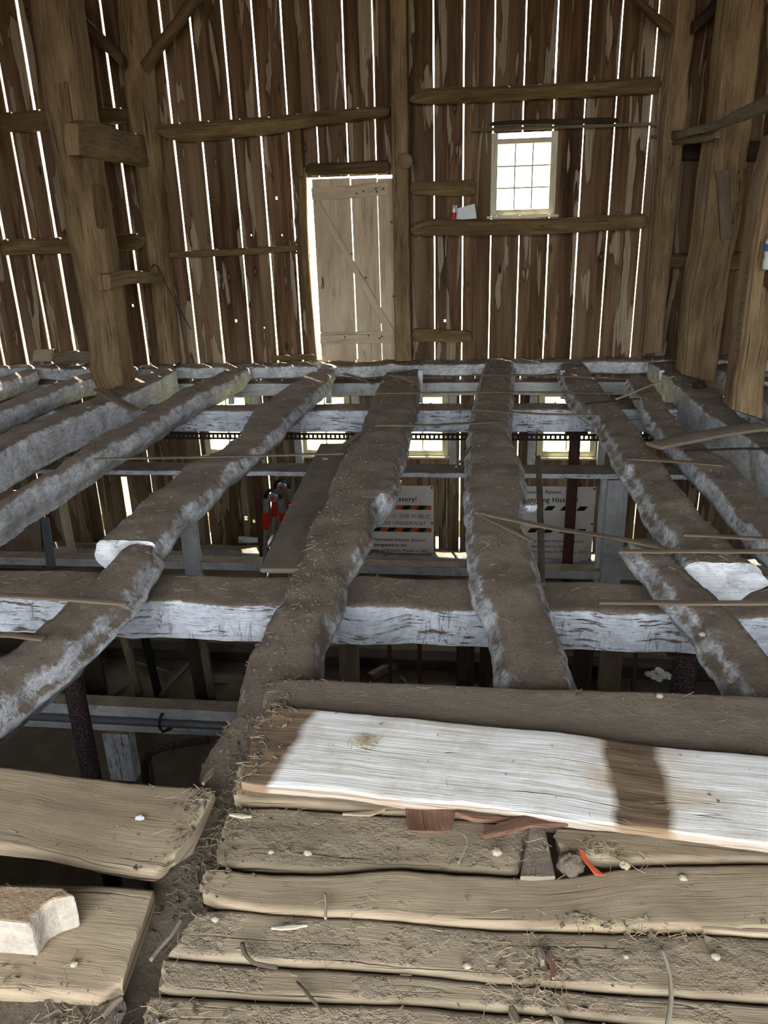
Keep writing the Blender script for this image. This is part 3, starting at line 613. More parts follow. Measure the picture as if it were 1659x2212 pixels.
# perforated steel angle
zA = ay(850,937,7.83).z; zB = ay(850,950,7.83).z
q = MB(); xa, xb = ay(340,943,7.83).x, ay(1420,940,7.83).x; st = .048; x = xa
q.box(xa,xb,7.83,7.834,zA-.018,zA+.004,0); q.box(xa,xb,7.83,7.834,zB-.004,zB+.018,0); q.box(xa,xb,7.833,7.86,zA-.003,zA,0)
while x < xb: q.box(x,x+.023,7.8302,7.8336,zB+.017,zA-.017,0); x += st
T(q.build('perforated_angle',flat('dark_rust',(44,32,26),.8)),'perforated rusty steel angle hung beneath the far cross beam','steel angle')
# banners
def _cu(t, size):
    cu = bpy.data.curves.new('lettering','FONT'); cu.body = t; cu.size = size; cu.extrude = .0008; cu.resolution_u = 3; cu.space_character = 1.1; cu.offset = size*.012
    o = bpy.data.objects.new('tmp',cu); me = bpy.data.meshes.new_from_object(o); xs = [v.co.x for v in me.vertices]
    bpy.data.objects.remove(o); return me, min(xs), max(xs)
def text(s, size, x, z, Y, mat, parent):
    tot = _cu(s,size)[2]; ws = s.split(' ')
    for i,wd in enumerate(ws):
        full = _cu(' '.join(ws[:i+1]),size)[2]; me,a,b = _cu(wd,size)
        o2 = bpy.data.objects.new('lettering', me); C.objects.link(o2); me.materials.append(mat)
        o2.location = (x-tot+full-b,Y,z); o2.rotation_euler = (math.pi/2,0,0)
        o2.parent = parent; o2.matrix_parent_inverse = Matrix.Translation(-parent.location)
M_black = flat('black_ink',(34,32,34)); M_orange = flat('orange_ink',(196,96,58)); M_pink = flat('faded_red_ink',(168,120,116)); M_fade = flat('faded_ink',(120,112,108))
g = G('banner_vinyl'); o = g.obj(); M_ban = g.done(g.mix(g.mr(g.noise(o,2,3),.4,.7),srgb(232,226,220),srgb(206,198,192)), g.bump(g.noise(g.sc(o,(3,3,1)),1,2),.05,.4), .5)
g = G('banner_vinyl_stripe'); 
def banner(rx, ty, by, Y, label, faded):
    pr = ay(rx[0],ty,Y); pb = ay(rx[1],by,Y); H = pr.z-pb.z; W = 1.42; xr = (pr.x+pb.x)/2; xl = xr-W; zt = pr.z
    root = empty('banner',(xr-W/2,Y,pb.z),label,'banner',group=None)
    q = MB(); nx, nz = 24, 18
    f = lambda x,z: Y+.012*math.sin(x*7+z*5)*0+.0
    vs = [(xl+W*i/nx, Y+.006*math.sin(i*.9+j*.7)-0.0, zt-H*j/nz) for j in range(nz+1) for i in range(nx+1)]
    vs2 = [(x,y+.004,z) for x,y,z in vs]; k = len(vs)
    fs = [(j*(nx+1)+i, (j+1)*(nx+1)+i, (j+1)*(nx+1)+i+1, j*(nx+1)+i+1) for j in range(nz) for i in range(nx)]
    q.add(vs+vs2, fs+[tuple(k+a for a in f_[::-1]) for f_ in fs]); q.build('sheet', M_ban, root, smooth=True)
    Yt = Y-.009
    def line(s, fx, fz, size, mat): text(s, size*H, xl+W-fx*H, zt-fz*H, Yt, mat, root)
    # positions measured from the right edge and top edge, in banner heights
    m2 = M_fade if faded else M_black
    line('Please Be Patient', .40, .085, .058, M_black)
    line('Preserving History!', .20, .19, .082, M_black)
    if not faded:
        line('CLOSED TO THE PUBLIC', .035, .40, .066, M_pink); line('REPAIRS ARE UNDERWAY', .09, .49, .066, M_pink)
    line('Farmstead Historic District', .10, .70, .05, m2); line('designated to the', .33, .77, .05, m2)
    line('National Register of Historic Places in 2021.', .045, .84, .05, m2); line('PARTNERS IN PRESERVATION', .34, .93, .034, m2)
    for fz in (.24,.525):
        qb, qo = MB(), MB(); hz = .055*H; n = 14; sw = (W-.04)/n
        for i in range(n):
            x0 = xl+.01+sw*i; z1 = zt-fz*H; sk = sw*.45
            vs = [(x0,Yt,z1-hz),(x0+sw,Yt,z1-hz),(x0+sw+sk,Yt,z1),(x0+sk,Yt,z1)]
            if i == n-1: vs[2] = (x0+sw,Yt,z1)
            (qo if i%2 else qb).add(vs+[(a,b+.001,c) for a,b,c in vs],[(0,1,2,3),(7,6,5,4)])
        qb.build('black_stripes',M_black,root)
        if not faded: qo.build('orange_stripes',M_orange,root)
    for fx,fz in ((.02,.02),(.02,.46),(.02,.92)):
        q = MB(); p = V((xr-fx*H,Yt-.004,zt-fz*H)); q.tube([p,p+V((0,.006,0))],.013,10); tag(q.build('eyelet',M_rust,root),'dark eyelet')
    return root
banner((937,937),1050,1219,9.25,'construction banner with orange and black stripes seen beside dirt joist',False)
banner((1284,1280),1052,1222,9.2,'second faded banner behind the rusty column at right',True)
# board behind the right banner, wall foot log
T(loft('wall_stud',[ay(1285,1035,9.35),ay(1280,1222,9.35)],[ay(1306,1035,9.35),ay(1300,1222,9.35)],(0,.1,0),M_lath,amp=.003),'grey stud beside the right banner','stud')
q = MB(); q.tube([(-6+i*.2,9.3+.02*math.sin(i),-2.62) for i in range(60)],[.1+.012*math.sin(i*1.7) for i in range(60)],10)
T(q.build('curb_log',M_paint,smooth=True),'whitewashed log lying along the foot of lower wall','log')
q = MB(); q.box(-7,5,6.75,6.95,-2.75,-2.62,0); T(q.build('gutter_curb',M_dark,bevel=.02),'dark curb crossing the basement floor','curb')
# studs between lower windows
for i,(px,lab) in enumerate(((772,'painted stud between middle lower windows'),(645,'painted stud left of the second lower window'),(978,'painted stud right of the centre lower window'),(1148,'painted stud left of right lower window'),(1300,'grey stud right of the right lower window'),(560,'painted stud right of the first lower window'))):
    a = ay(px,960,9.68).x
    T(loft('lower_stud',[(a-.05,9.64,-.52),(a-.05,9.64,-1.5)],[(a+.05,9.64,-.52),(a+.05,9.64,-1.5)],(0,.11,0),M_paint,amp=.003,r=.006,res=.1),lab,'stud')
T(loft('apron_board',[(-8,9.62,-1.47),(5,9.62,-1.46)],[(-8,9.62,-1.56),(5,9.62,-1.55)],(0,.03,0),M_lath,amp=.003,res=.1,r=.004),'long horizontal board under the lower windows','board')
# hanging boards between sill and cross beam
for x,y0,y1,wp,lab in ((499,812,873,12,'short white hanger board on the second joist near wall'),(710,838,872,12,'short white hanger board by the third lower window'),(908,800,870,10,'short white hanger board right of dirt joist'),(1216,800,862,10,'short white hanger board left of long right joist'),(1430,800,858,11,'short pale hanger board on right bay sill face')):
    Y = 8.75; T(loft('hanger_board',[ay(x-wp/2,y0,Y),ay(x-wp/2,y1,Y)],[ay(x+wp/2,y0,Y),ay(x+wp/2,y1,Y)],(0,.03,0),M_beam,amp=.002,r=.004),lab,'board')
# orange cord on the lower wall
q = MB()
for k in range(4): q.tube([ay(866+k*2+12*math.sin(t*.35)*(.4+k*.2),978+t*5.5,9.2-.01*k) for t in range(14)],.008,6)
T(q.build('extension_cord',flat('orange_cord',(206,84,40),.5)),'orange extension cord hanging beside the centre lower window','cord')
# folding ladder
YL = 6.9
lad = empty('folding_ladder',(ay(600,1220,YL).x,YL,-2.3),'aluminium folding ladder with red and black hinges','ladder')
M_alu = flat('aluminium',(176,176,172),.35,.7); M_redp = flat('red_plastic',(176,38,32),.4); M_blk = flat('black_plastic',(24,24,26),.4); M_gry = flat('grey_hinge',(120,124,124),.4,.3)
for Y,hx,hy in ((YL,590,1074),(YL+.45,609,1052)):
    h = ay(hx,hy,Y); r_ = .075
    q = MB(); q.tube([h+V((0,-.03,0)),h+V((0,.03,0))],.045,18); hub = q.build('hinge_hub',M_gry,lad,smooth=False,bevel=.004)
    q = MB(); q.tube([h+V((0,-.034,0)),h+V((0,-.031,0))],.022,14); tag(q.build('hinge_button',M_redp,hub),'red round button')
    q = MB()
    rr_ = [(h+V((math.sin(a)*r_,.0,math.cos(a)*r_))) for a in [math.radians(t) for t in range(-100,101,20)]]
    q.tube(rr_,.018,8); q.build('hinge_housing',M_blk,lad)
    for sgn,foot in ((-1,(549 if Y == YL else 566,1222)),(1,(640,1222))):
        ft = ay(*foot,Y); ft.z = -2.74+(.0); d0 = h+V((sgn*.07,0,-.03)); dr = (ft-d0)
        q = MB(); q.tube([d0,d0+dr*.12],.034,8); q.build('hinge_arm',M_gry,lad)
        q = MB(); q.tube([d0+dr*.07,d0+dr*.17],.038,8); q.build('arm_cover',M_redp,lad)
        q = MB(); q.tube([d0+dr*.12,ft],.024,6); q.build('side_rail',M_alu,lad)
        q = MB(); q.tube([ft+V((0,0,.05)),ft],.04,8); tag(q.build('foot',M_redp,lad),'red rubber foot')
for sgn,fx in ((-1,549),(1,640)):
    for t in (.3,.5,.7,.9):
        a = ay(590,1074,YL)+V((sgn*.07,0,-.03)); b = ay(fx,1222,YL); b.z = -2.74; p = a+(b-a)*t
        a2 = ay(609,1052,YL+.45)+V((sgn*.07,0,-.03)); b2 = ay(566 if sgn<0 else 640,1222,YL+.45); b2.z = -2.74
        q = MB(); q.tube([p,a2+(b2-a2)*t],.016,8); q.build('rung',M_alu,lad)
# stanchion rail in the near stall, its pipe and post
YS = 4.9
z1 = ay(300,1528,YS).z; xl_, xr_ = ay(20,1528,YS).x-.8, ay(620,1528,YS).x
st_ = empty('stanchion_rail',((xl_+xr_)/2,YS,-2.75),'white painted stall rail with a grey pipe, lower left','stall rail')
loft('rail_board',[(xl_,YS,z1),(xr_,YS,z1)],[(xl_,YS+.14,z1),(xr_,YS+.14,z1)],(0,0,-.06),M_paint,parent=st_,amp=.002,r=.006)
loft('rail_board',[(xl_,YS+.02,z1-.06),(xr_,YS+.02,z1-.06)],[(xl_,YS+.10,z1-.06),(xr_,YS+.10,z1-.06)],(0,0,-.20),M_paint,parent=st_,amp=.002,r=.006)
q = MB(); zp = ay(300,1560,YS-.05).z; q.tube([(xl_+(xr_-xl_)*i/20,YS-.05,zp) for i in range(21)],.03,12); q.build('pipe',flat('grey_pipe',(118,122,128),.45,.3),st_,smooth=True)
q = MB(); xq = ay(345,1560,YS-.08).x; q.tube([(xq,YS-.02,zp+.07),(xq,YS-.09,zp+.05),(xq,YS-.1,zp),(xq+.02,YS-.09,zp-.05),(xq+.05,YS-.02,zp-.07)],.012,6); q.build('pipe_clip',M_rust,st_)
xa_, xb_ = ay(222,1600,YS).x, ay(278,1600,YS).x
loft('post',[(xa_,YS,z1-.27),(xa_,YS,-2.75)],[(xb_,YS,z1-.27),(xb_,YS,-2.75)],(0,.12,0),M_beam,parent=st_,amp=.002,r=.005)
q = MB(); YP = 4.3
q.tube([ay(325,1720,YP),ay(314,1680,YP),ay(312,1650,YP),ay(322,1628,YP),ay(345,1616,YP),ay(400,1605,YP),ay(450,1598,YP)],.028,10)
T(q.build('stall_pipe',M_flake,smooth=True),'bent flaking stall pipe at lower left','pipe')
q = MB(); q.tube([ay(318,1640,YP+.2),ay(326,1690,YP+.2),ay(334,1760,YP+.2)],.03,10)
T(q.build('stall_pipe',flat('grey_pipe',(118,122,128),.45,.3),smooth=True),'straight grey pipe inside the bent stall pipe','pipe')
# stall uprights seen below the near beam
YU = 6.1
for x0,x1,xt,mt,lab in ((175,218,0,M_dark,'dark broad upright below near beam, left of thin bars'),(275,290,-18,M_lath,'thin grey leaning bar, left of the pair'),(318,332,-14,M_blk,'thin black leaning bar, right of the pair'),(410,436,-6,M_dark,'dark upright under beam left of dirt joist'),(437,453,-8,M_lath,'pale strip beside the dark upright, left'),(733,776,0,M_lath,'pale grey upright just right of dirt joist'),(838,845,0,M_rust,'left thin rusty rod before the curb'),(902,911,0,M_rust,'right thin rusty rod before the curb'),(986,1024,0,M_dark,'dark board upright left of the flat joist'),(1036,1060,0,M_dark,'dark upright partly hidden by the flat joist'),(1237,1280,0,M_dark,'dark board upright right of the flat joist'),(1294,1344,0,M_lath,'grey upright between flat joist and flaking column'),(1368,1376,-4,M_rust,'thin rusty rod left of the right flaking column')):
    a,b = ay(x0,1440,YU), ay(x1,1440,YU); sh = xt/1661*6.5
    zt_ = ay(x0,1318,YU).z
    def at_(X,z): return (X+sh*(z-a.z)/.35*.5, YU, z)
    T(loft('stall_upright',[at_(a.x,zt_),at_(a.x,-2.75)],[at_(b.x,zt_),at_(b.x,-2.75)],(0,.05,0),mt,amp=.002,r=.004,res=.15,m=3,k=1),lab,'upright')
# boards of the lower left corner
for s1,s2,Y,mt,lab in (('86,1120 100,1225','104,1120 118,1225',6.8,flat('grey_pipe',(118,122,128)),'blue grey steel bar at the left below the joists'),('120,1070 150,1214','140,1070 166,1214',8.6,M_lathp,'pale tall board in lower left corner'),('0,1060 0,1250','80,1060 92,1250',8.9,M_gplank,'wide grey panel leaning at far lower left'),('330,1070 372,1190','342,1066 388,1190',9.0,M_lath,'slanting stick against lower wall, left of ladder'),('515,1160 515,1172','556,1162 556,1173',9.0,M_beam,'white pipe piece lying on the lower ledge')):
    A = ys(s1,Y); B = ys(s2,Y)
    T(loft('lower_board',A,B,(0,.03,0),mt,amp=.002,r=.004,res=.15),lab,'board')
for k,(a,b,lab) in enumerate((((250,1500),(275,1480),'short stick on basement floor near thin bars'),((285,1430),(370,1455),'long dark stick on the basement floor'),((410,1432),(345,1505),'slanting lath on basement floor near dark upright'),((800,1465),(850,1440),'short timber offcut before the curb'),((865,1462),(880,1480),'pale stub beside the rusty rod'),((460,1480),(490,1475),'tiny stick on floor near dirt joist'))):
    p0,p1 = az(*a,-2.72), az(*b,-2.72); q = MB(); q.tube([p0,(p0+p1)/2+V((0,0,.01)),p1],.02 if k != 3 else .06,6); T(q.build('floor_stick',M_lath),lab,'stick')
q = MB(); p = az(1425,1455,-2.66)
for i in range(14): q.lathe(p+V((rnd.uniform(-.13,.13),rnd.uniform(-.08,.08),rnd.uniform(-.03,.03))),[(.005,-.03),(.04,-.01),(.035,.02),(.004,.03)],6)
T(q.build('rubbish',flat('white_plastic',(214,214,210),.4)),'crumpled white rubbish on floor left of right flaking column','rubbish')
# ------------------------------------------------------------------ small things on the wall
e = empty('drink_can',ay(979,474,9.6),'red white and silver can on the girt below window','can'); cz = ay(979,474,9.6)
q = MB(); q.lathe(cz,[(.025,0),(.033,.008),(.033,.145),(.026,.158)],16); q.build('body',flat('can_silver',(190,186,180),.35,.4),e,smooth=True)
q = MB(); q.lathe(cz+V((-.0,-.001,0)),[(.034,.01),(.0345,.03),(.0345,.07),(.034,.075)],16); tag(q.build('label_band',M_redp,e),'red lower band'); e.rotation_euler = (0,.1,0)
q = MB(); pts = [ay(x,y,9.66) for x,y in P('984,475 1030,472 1025,440 985,451')]; q.add(pts+[p+V((0,.004,0)) for p in pts],[(0,1,2,3),(7,6,5,4),(0,4,5,1),(1,5,6,2),(2,6,7,3),(3,7,4,0)])
T(q.build('card',flat('white_card',(226,228,230),.7)),'tilted blank white card on the girt beside the can','card')
p = ay(875,348,9.43); q = MB(); q.tube([p+V((0,.02,0)),p+V((0,-.02,0)),p+V((0,-.03,0))],[.085,.085,.07],20)
T(q.build('round_box',M_post,bevel=.003),'round wooden disc fixed to the centre wall post','disc')
q = MB(); q.tube([ay(x,y,9.38) for x,y in P('327,580 331,571 340,576 352,600 368,630 385,660 400,690 412,712')],.007,6)
T(q.build('wire',flat('dark_wire',(34,30,28),.5)),'dark bent wire hanging on the left wall post','wire')
q = MB(); q.tube([ay(640+3*math.sin(t),378+t*9,9.74) for t in range(20)],.012,6)
T(q.build('rope',M_lath),'frayed rope hanging left of the pale door','rope')
bp = ax(1658,582,2.16); e = empty('plastic_bottle',bp,'clear plastic bottle with blue label at right edge','bottle')
q = MB(); q.lathe(bp,[(.035,0),(.042,.01),(.042,.06),(.034,.09),(.042,.12),(.04,.2),(.016,.25),(.016,.27)],16); q.build('body',flat('cloudy_plastic',(206,208,204),.2),e,smooth=True)
q = MB(); q.lathe(bp+V((0,0,.13)),[(.0425,0),(.0425,.055)],16); q.build('bottle_label',flat('blue_label',(60,110,150),.4),e)
# ------------------------------------------------------------------ foreground floor planks
deck = [JD]
def plank(far, near, label, mat, z=0, th=.05, name='floor_plank', cat='plank', **k):
    k.setdefault('rag',.022)
    k.setdefault('amp',.004); k.setdefault('freq',5); k.setdefault('amp2',.0018); k.setdefault('r',.014); k.setdefault('res',.02)
    o = loft(name, zs(far,z), zs(near,z), (0,0,-th), mat, m=16, k=3, **k); T(o,label,cat); deck.append(o); return o
plank('590,1464 700,1466 900,1474 1100,1483 1400,1492 1659,1502 1900,1514','548,1600 700,1610 900,1620 1100,1630 1400,1640 1659,1650 1900,1664','grey dust-coated plank farthest from camera behind white board',M_gplank,z=-.01)
plank('520,1650 700,1660 900,1670 1100,1685 1400,1705 1659,1720 1850,1735','503,1716 540,1730 700,1740 870,1757 1130,1775 1400,1790 1659,1815 1850,1830','tan plank with rounded edge, tucked beneath the white board',M_plank,z=-.012,r=.03)
plank('575,1526 640,1529 800,1541 1000,1561 1210,1581 1401,1609 1659,1633 1850,1655','523,1688 560,1695 737,1708 885,1732 1000,1735 1199,1768 1397,1788 1659,1824 1850,1850','whitewashed board with bare brown patches lying across the planks',M_white,z=.045,th=.035,name='whitewashed_board',cat='board',res=.02,amp=.004,r=.008)
plank('498,1742 600,1742 800,1758 1000,1768 1130,1780','464,1868 600,1877 700,1880 860,1868 1000,1878 1118,1886','dirt-strewn plank ending at the small dark hole',M_dplank,z=-.01)
plank('1200,1782 1400,1796 1659,1822 1850,1845','1204,1828 1255,1842 1330,1856 1480,1856 1659,1858 1850,1864','plank on right under the white board, beside straw nest',M_plank,z=0.0)
plank('452,1872 600,1884 720,1884 850,1876 1000,1888 1200,1890 1400,1868 1659,1862 1850,1866','433,1930 490,1952 580,1966 760,1976 1000,1993 1200,2002 1440,2000 1659,2006 1850,2012','long split plank with pale worn edge spanning the floor',M_plank,z=.004,r=.022)
plank('432,1964 500,1962 600,1972 800,1982 1000,2000 1200,2010 1500,2016 1659,2024 1850,2030','368,2062 500,2072 620,2080 860,2094 1060,2118 1240,2130 1450,2148 1659,2160 1850,2170','gritty straw-littered plank third from the bottom edge',M_dplank,z=-.004)
plank('368,2067 500,2077 620,2086 860,2099 1060,2122 1240,2136 1450,2154 1659,2166 1850,2176','338,2140 500,2150 700,2158 900,2166 1200,2190 1659,2236 1850,2250','narrow gritty plank second from the bottom edge',M_dplank,z=-.006)
plank('338,2145 500,2155 700,2163 900,2171 1200,2196 1659,2242 1850,2256','290,2280 500,2290 900,2300 1659,2330 1850,2340','bottom-most gritty plank at the picture edge',M_dplank,z=-.004)
plank('-200,1628 0,1652 101,1665 203,1679 338,1692 440,1700 462,1708','-200,1800 0,1829 101,1842 203,1861 290,1876 335,1878 375,1845','broad tan plank end at left, upper of the two',M_plank,z=.0,r=.022,amp=.005)
plank('-200,1890 0,1905 111,1903 321,1915 332,1930','-200,2130 0,2140 101,2143 209,2152 262,2122','cracked tan plank at left, lower of the two, carrying block',M_plank,z=.0,r=.022,amp=.005)
plank('-200,2140 0,2152 160,2160 262,2155','-200,2300 0,2310 130,2310 210,2290','dirt-covered plank end in the bottom left corner',M_joist2,z=-.03)
plank('1516,1994 1580,1998 1659,2002 1800,2008','1520,2008 1600,2014 1659,2018 1800,2024','thin sliver of plank in crack at lower right',M_plank,z=.0,th=.03,res=.015,r=.006)
A = zs('1142,1790 1132,1840 1124,1894',.012); B = zs('1176,1788 1188,1838 1200,1893',.012)
deck.append(T(loft('wood_patch',A,B,(0,0,-.02),M_gplank,amp=.002,r=.004,res=.015),'small grey wedge of board beside the dark hole','board'))
A = zs('880,1700 876,1755 880,1795',.02); B = zs('985,1745 980,1765 975,1795',.02)
T(loft('rusty_flap',A,B,(0,0,-.006),M_red,amp=.006,freq=9,r=.002,res=.012),'rusty brown flap sticking out below white board','scrap')
def splint(s, wpx, label, mat=M_red, z=.03, th=.015, name='splinter'):
    c = zs(s,z); A = []; B = []
    n = len(c)
    for i,p in enumerate(c):
        t = (c[min(i+1,n-1)]-c[max(i-1,0)]).normalized(); sd_ = t.cross(V((0,0,1))); hw = wpx/1661*(p-V((0,0,HC))).length/2*1.25*(.45 if i in (0,n-1) else 1)
        A.append(p-sd_*hw); B.append(p+sd_*hw)
    return T(loft(name,A,B,(0,0,-th),mat,amp=.003,freq=12,r=.003,res=.012,m=4,k=1),label,'splinter')
splint('985,1752 1030,1762 1110,1768',12,'dark red splinter wedged under the white board')
splint('1042,1800 1090,1785 1140,1772 1235,1772',22,'orange brown splinter beside the small grey wedge',M_red,.035)
splint('740,1758 800,1756 832,1745',10,'pale wood chip on the tan plank edge',M_plank,.015,.006)
splint('497,1757 520,1761 543,1762',8,'small yellow chip near the dirt joist edge',M_lathp,.01,.006)
splint('585,2003 620,2001 665,1999',8,'pale flat chip on the gritty plank, left part',M_lathp,.012,.006)
splint('1163,2042 1170,2060 1172,2072',14,'grey stub of wood on the gritty plank at right',M_gplank,.02,.02)
splint('1186,2052 1192,2078 1196,2112',10,'rust brown stick beside the grey stub',M_red,.015,.008)
splint('1103,2170 1110,2190 1120,2208',16,'brown wood chip near bottom edge, centre right',M_lath,.015,.01)
splint('1198,2193 1210,2206 1220,2218',14,'tan wood chip right of brown one, bottom edge',M_block,.015,.01)
splint('438,1690 450,1670 462,1655',12,'pale splinter standing in dirt beside upper left plank',M_lath,.03,.01)
splint('222,2190 240,2165 262,2150',12,'weathered splinter in the dirt at bottom left',M_lath,.0,.012)
splint('640,2118 660,2140 685,2168 702,2185',5,'straight dry stalk on the gritty plank, lower middle',M_lath,.012,.006)
# long straws named singly
def straw(s, label, mat=M_lathp, r=.0035, z=.015, name='dry_stalk'):
    q = MB(); q.tube(arc(zs(s,z),14),r,6); return T(q.build(name,mat,smooth=True),label,'straw')
straw('1428,2048 1437,2070 1447,2110 1450,2150 1446,2190 1440,2225','long curved pale stalk at lower right',r=.005)
straw('523,2038 530,2062 548,2080 575,2086 600,2090','curved grey root lying over plank crack, lower left',M_lath,.005)
straw('392,1985 370,2020 345,2048 325,2075','bluish grey twig in the dirt beside lower left plank',M_gplank,.005)
straw('702,1930 704,1950 703,1985','short bent straw standing over the split plank')
straw('990,1865 1010,1820 1000,1800','thin straw on dirt-strewn plank',r=.002)
# orange ribbon
A = zs('1252,1836 1258,1850 1268,1868 1285,1890',.03); B = zs('1262,1838 1268,1852 1284,1872 1309,1890',.03)
T(loft('ribbon',A,B,(0,0,-.003),flat('orange_ribbon',(232,104,62),.6),amp=.004,freq=20,r=.001,res=.01,m=4,k=1),'bright orange ribbon scrap on the straw nest','ribbon')
# clod
def lump(name, px, py, z, s, mat, label, cat, seed):
    c = az(px,py,z); q = MB(); n = 14; vs = []; fs = []
    for i in range(1,n):
        for j in range(2*n):
            th = math.pi*i/n; ph = math.pi*j/n; d = V((math.sin(th)*math.cos(ph),math.sin(th)*math.sin(ph),math.cos(th)))
            r_ = 1+.28*noise.noise(d*2+V((seed,0,0)))+.12*noise.noise(d*6+V((seed,3,0)))
            vs.append(V((d.x*s[0],d.y*s[1],d.z*s[2]))*r_+c)
    vs += [c+V((0,0,s[2])), c-V((0,0,s[2]))]; k = 2*n
    fs = [(i*k+j,(i+1)*k+j,(i+1)*k+(j+1)%k,i*k+(j+1)%k) for i in range(n-2) for j in range(k)]
    fs += [(len(vs)-2,j,(j+1)%k) for j in range(k)]+[(len(vs)-1,(n-2)*k+(j+1)%k,(n-2)*k+j) for j in range(k)]
    q.add(vs,fs); return T(q.build(name,mat,smooth=True),label,cat)
lump('dirt_clod',1232,1868,.012,(.035,.03,.028),M_dirt,'round clod of dirt left of the orange ribbon','clod',3)
lump('pebble',1350,1868,.02,(.014,.012,.01),M_block,'pinkish pebble right of the orange ribbon','pebble',5)
lump('bark_lump',1512,833,-.06,(.06,.06,.05),flat('dark_bark',(62,42,34)),'dark round lump at the foot of right post','lump',9)
for i,(x,y,r_,lab) in enumerate(((465,1985,.009,'round pebble at left end of gritty plank'),(1010,2086,.009,'white pebble on gritty plank, lower middle'),(1073,1840,.014,'pale flat stone left of grey wedge'),(1425,1503,.012,'tan pebble at far edge by right log'),(1516,1370,.014,'small stone on near right log joist'),(1476,1896,.010,'square white pebble on the right of split plank'),(1546,2066,.010,'whitish pebble, far right of gritty plank'),(160,2082,.009,'flat pebble on lower left plank'),(586,1870-30,.008,'small pebble on dirt-strewn plank left'),(665,1842,.011,'larger pebble on dirt-strewn plank'),(1352,2066,.006,'tiny pebble on gritty plank, centre right'))):
    zz = {3:.0,4:-.06}.get(i,.008); lump('pebble',x,y,zz,(r_,r_*.9,r_*.65),flat('pale_stone',(172,158,136),.8),lab,'pebble',i+11)
# white flake on upper left plank
q = MB(); c = az(293,1772,.006)
for i in range(5): 
    a = c+V((rnd.uniform(-.012,.012),rnd.uniform(-.008,.008),0)); q.add([a,a+V((.016,.002,.004)),a+V((.01,.012,.006)),a+V((-.004,.009,.002))],[(0,1,2,3)])
T(q.build('paint_flake',flat('white_card',(226,228,230),.7)),'white paint flake on the upper left plank','flake')
# stone block on lower left plank: prism with a broken, notched right end
zb = .11
def blk():
    top = [az(*p,zb) for p in P('-60,1905 0,1912 70,1913 135,1917 162,1932')]+[az(*p,zb) for p in P('118,1943 90,1958 72,1980 64,1992 0,1989 -60,1986')]
    bot = [V((p.x,p.y,.006)) for p in top]
    n = len(top); q = MB()
    lv = [0,.3,.62,1]; vs = []
    for t in lv:
        for i in range(n):
            p = top[i].lerp(bot[i],t); f = 1 if 3 <= i <= 8 else .2
            p = p+noise.noise_vector(p*25)*.007*f; vs.append(p)
    fs = [(l*n+i,(l+1)*n+i,(l+1)*n+(i+1)%n,l*n+(i+1)%n) for l in range(3) for i in range(n)]
    fs += [tuple(range(n)), tuple(3*n+i for i in range(n))[::-1]]
    q.add(vs,fs,[(v.x,v.y+v.z,4) for v in vs]); return q
g = G('pale_stone_block'); o = g.obj(); a = g.noise(o,30,5,.7); b_ = g.noise(o,90,4,.7)
M_stone = g.done(g.mix(g.mr(g.nz(),.5,.8), g.ramp(a,(.3,srgb(142,130,116)),(.7,srgb(176,166,150))), g.ramp(a,(.3,srgb(128,108,84)),(.7,srgb(164,142,112)))), g.bump(g.ma('ADD',a,g.ma('MULTIPLY',b_,.5)),.008,.8))
T(blk().build('stone_block',M_stone,bevel=.006),'broken pale stone block resting on lower left plank','block')
# ------------------------------------------------------------------ loose straw and crumbs (stuff)
def world_tree(objs):
    vs = []; fs = []; dg = bpy.context.evaluated_depsgraph_get()
    for ob in objs:
        me = ob.data; b = len(vs); vs += [tuple(ob.matrix_world @ v.co) for v in me.vertices]; fs += [tuple(b+i for i in p.vertices) for p in me.polygons]
    return BVHTree.FromPolygons(vs, fs)
bpy.context.view_layer.update()
allj = [ob for ob in C.objects if ob.name.split('.')[0] in ('log_joist','bay_sill','cross_beam','wall_sill')]
tree = world_tree(deck+allj)
q1, q2, q3, q4 = MB(), MB(), MB(), MB()
def drop(x,y): 
    h = tree.ray_cast(V((x,y,.5)),V((0,0,-1)),1.2); return h[0], h[1]
def crumb(q, p, s):
    vs = [p+V((rnd.uniform(-1,1),rnd.uniform(-1,1),rnd.uniform(-.3,1)))*s for _ in range(5)]
    q.add(vs,[(0,1,2),(0,2,3),(0,3,1),(1,2,4),(2,3,4),(3,1,4)])
def fiber(q, p, ln, wd, lift=.4):
    a = rnd.uniform(0,6.28); d = V((math.cos(a),math.sin(a),rnd.uniform(-.05,lift))); s_ = V((-d.y,d.x,0))*wd
    bend = V((rnd.uniform(-1,1),rnd.uniform(-1,1),0))*ln*.18
    pts = [p+d*ln*(t-.5)+bend*(1-(2*t-1)**2)+V((0,0,.003)) for t in (0,.33,.67,1)]
    vs = [w_ for c in pts for w_ in (c-s_,c+s_,c+V((0,0,wd)))]
    fs = [(i*3+j,i*3+(j+1)%3,i*3+3+(j+1)%3,i*3+3+j) for i in range(3) for j in range(3)]
    q.add(vs,fs)
for i in range(5200):
    x = rnd.uniform(-1.6,1.4); y = rnd.uniform(1.0,2.6); h,nn = drop(x,y)
    if h is None or nn.z < .5 or (h.z > .03 and rnd.random() < .85): continue
    dn = noise.noise(V((x*3,y*3,0)))
    if rnd.random() > .45+dn: continue
    r_ = rnd.random()
    if r_ < .3: fiber(q1,h,rnd.uniform(.006,.035)*(2 if rnd.random()<.12 else 1),rnd.uniform(.0003,.0008),.1)
    elif r_ < .9: crumb(q2,h,.0012+.008*rnd.random()**3)
    else: crumb(q3,h,rnd.uniform(.001,.003))
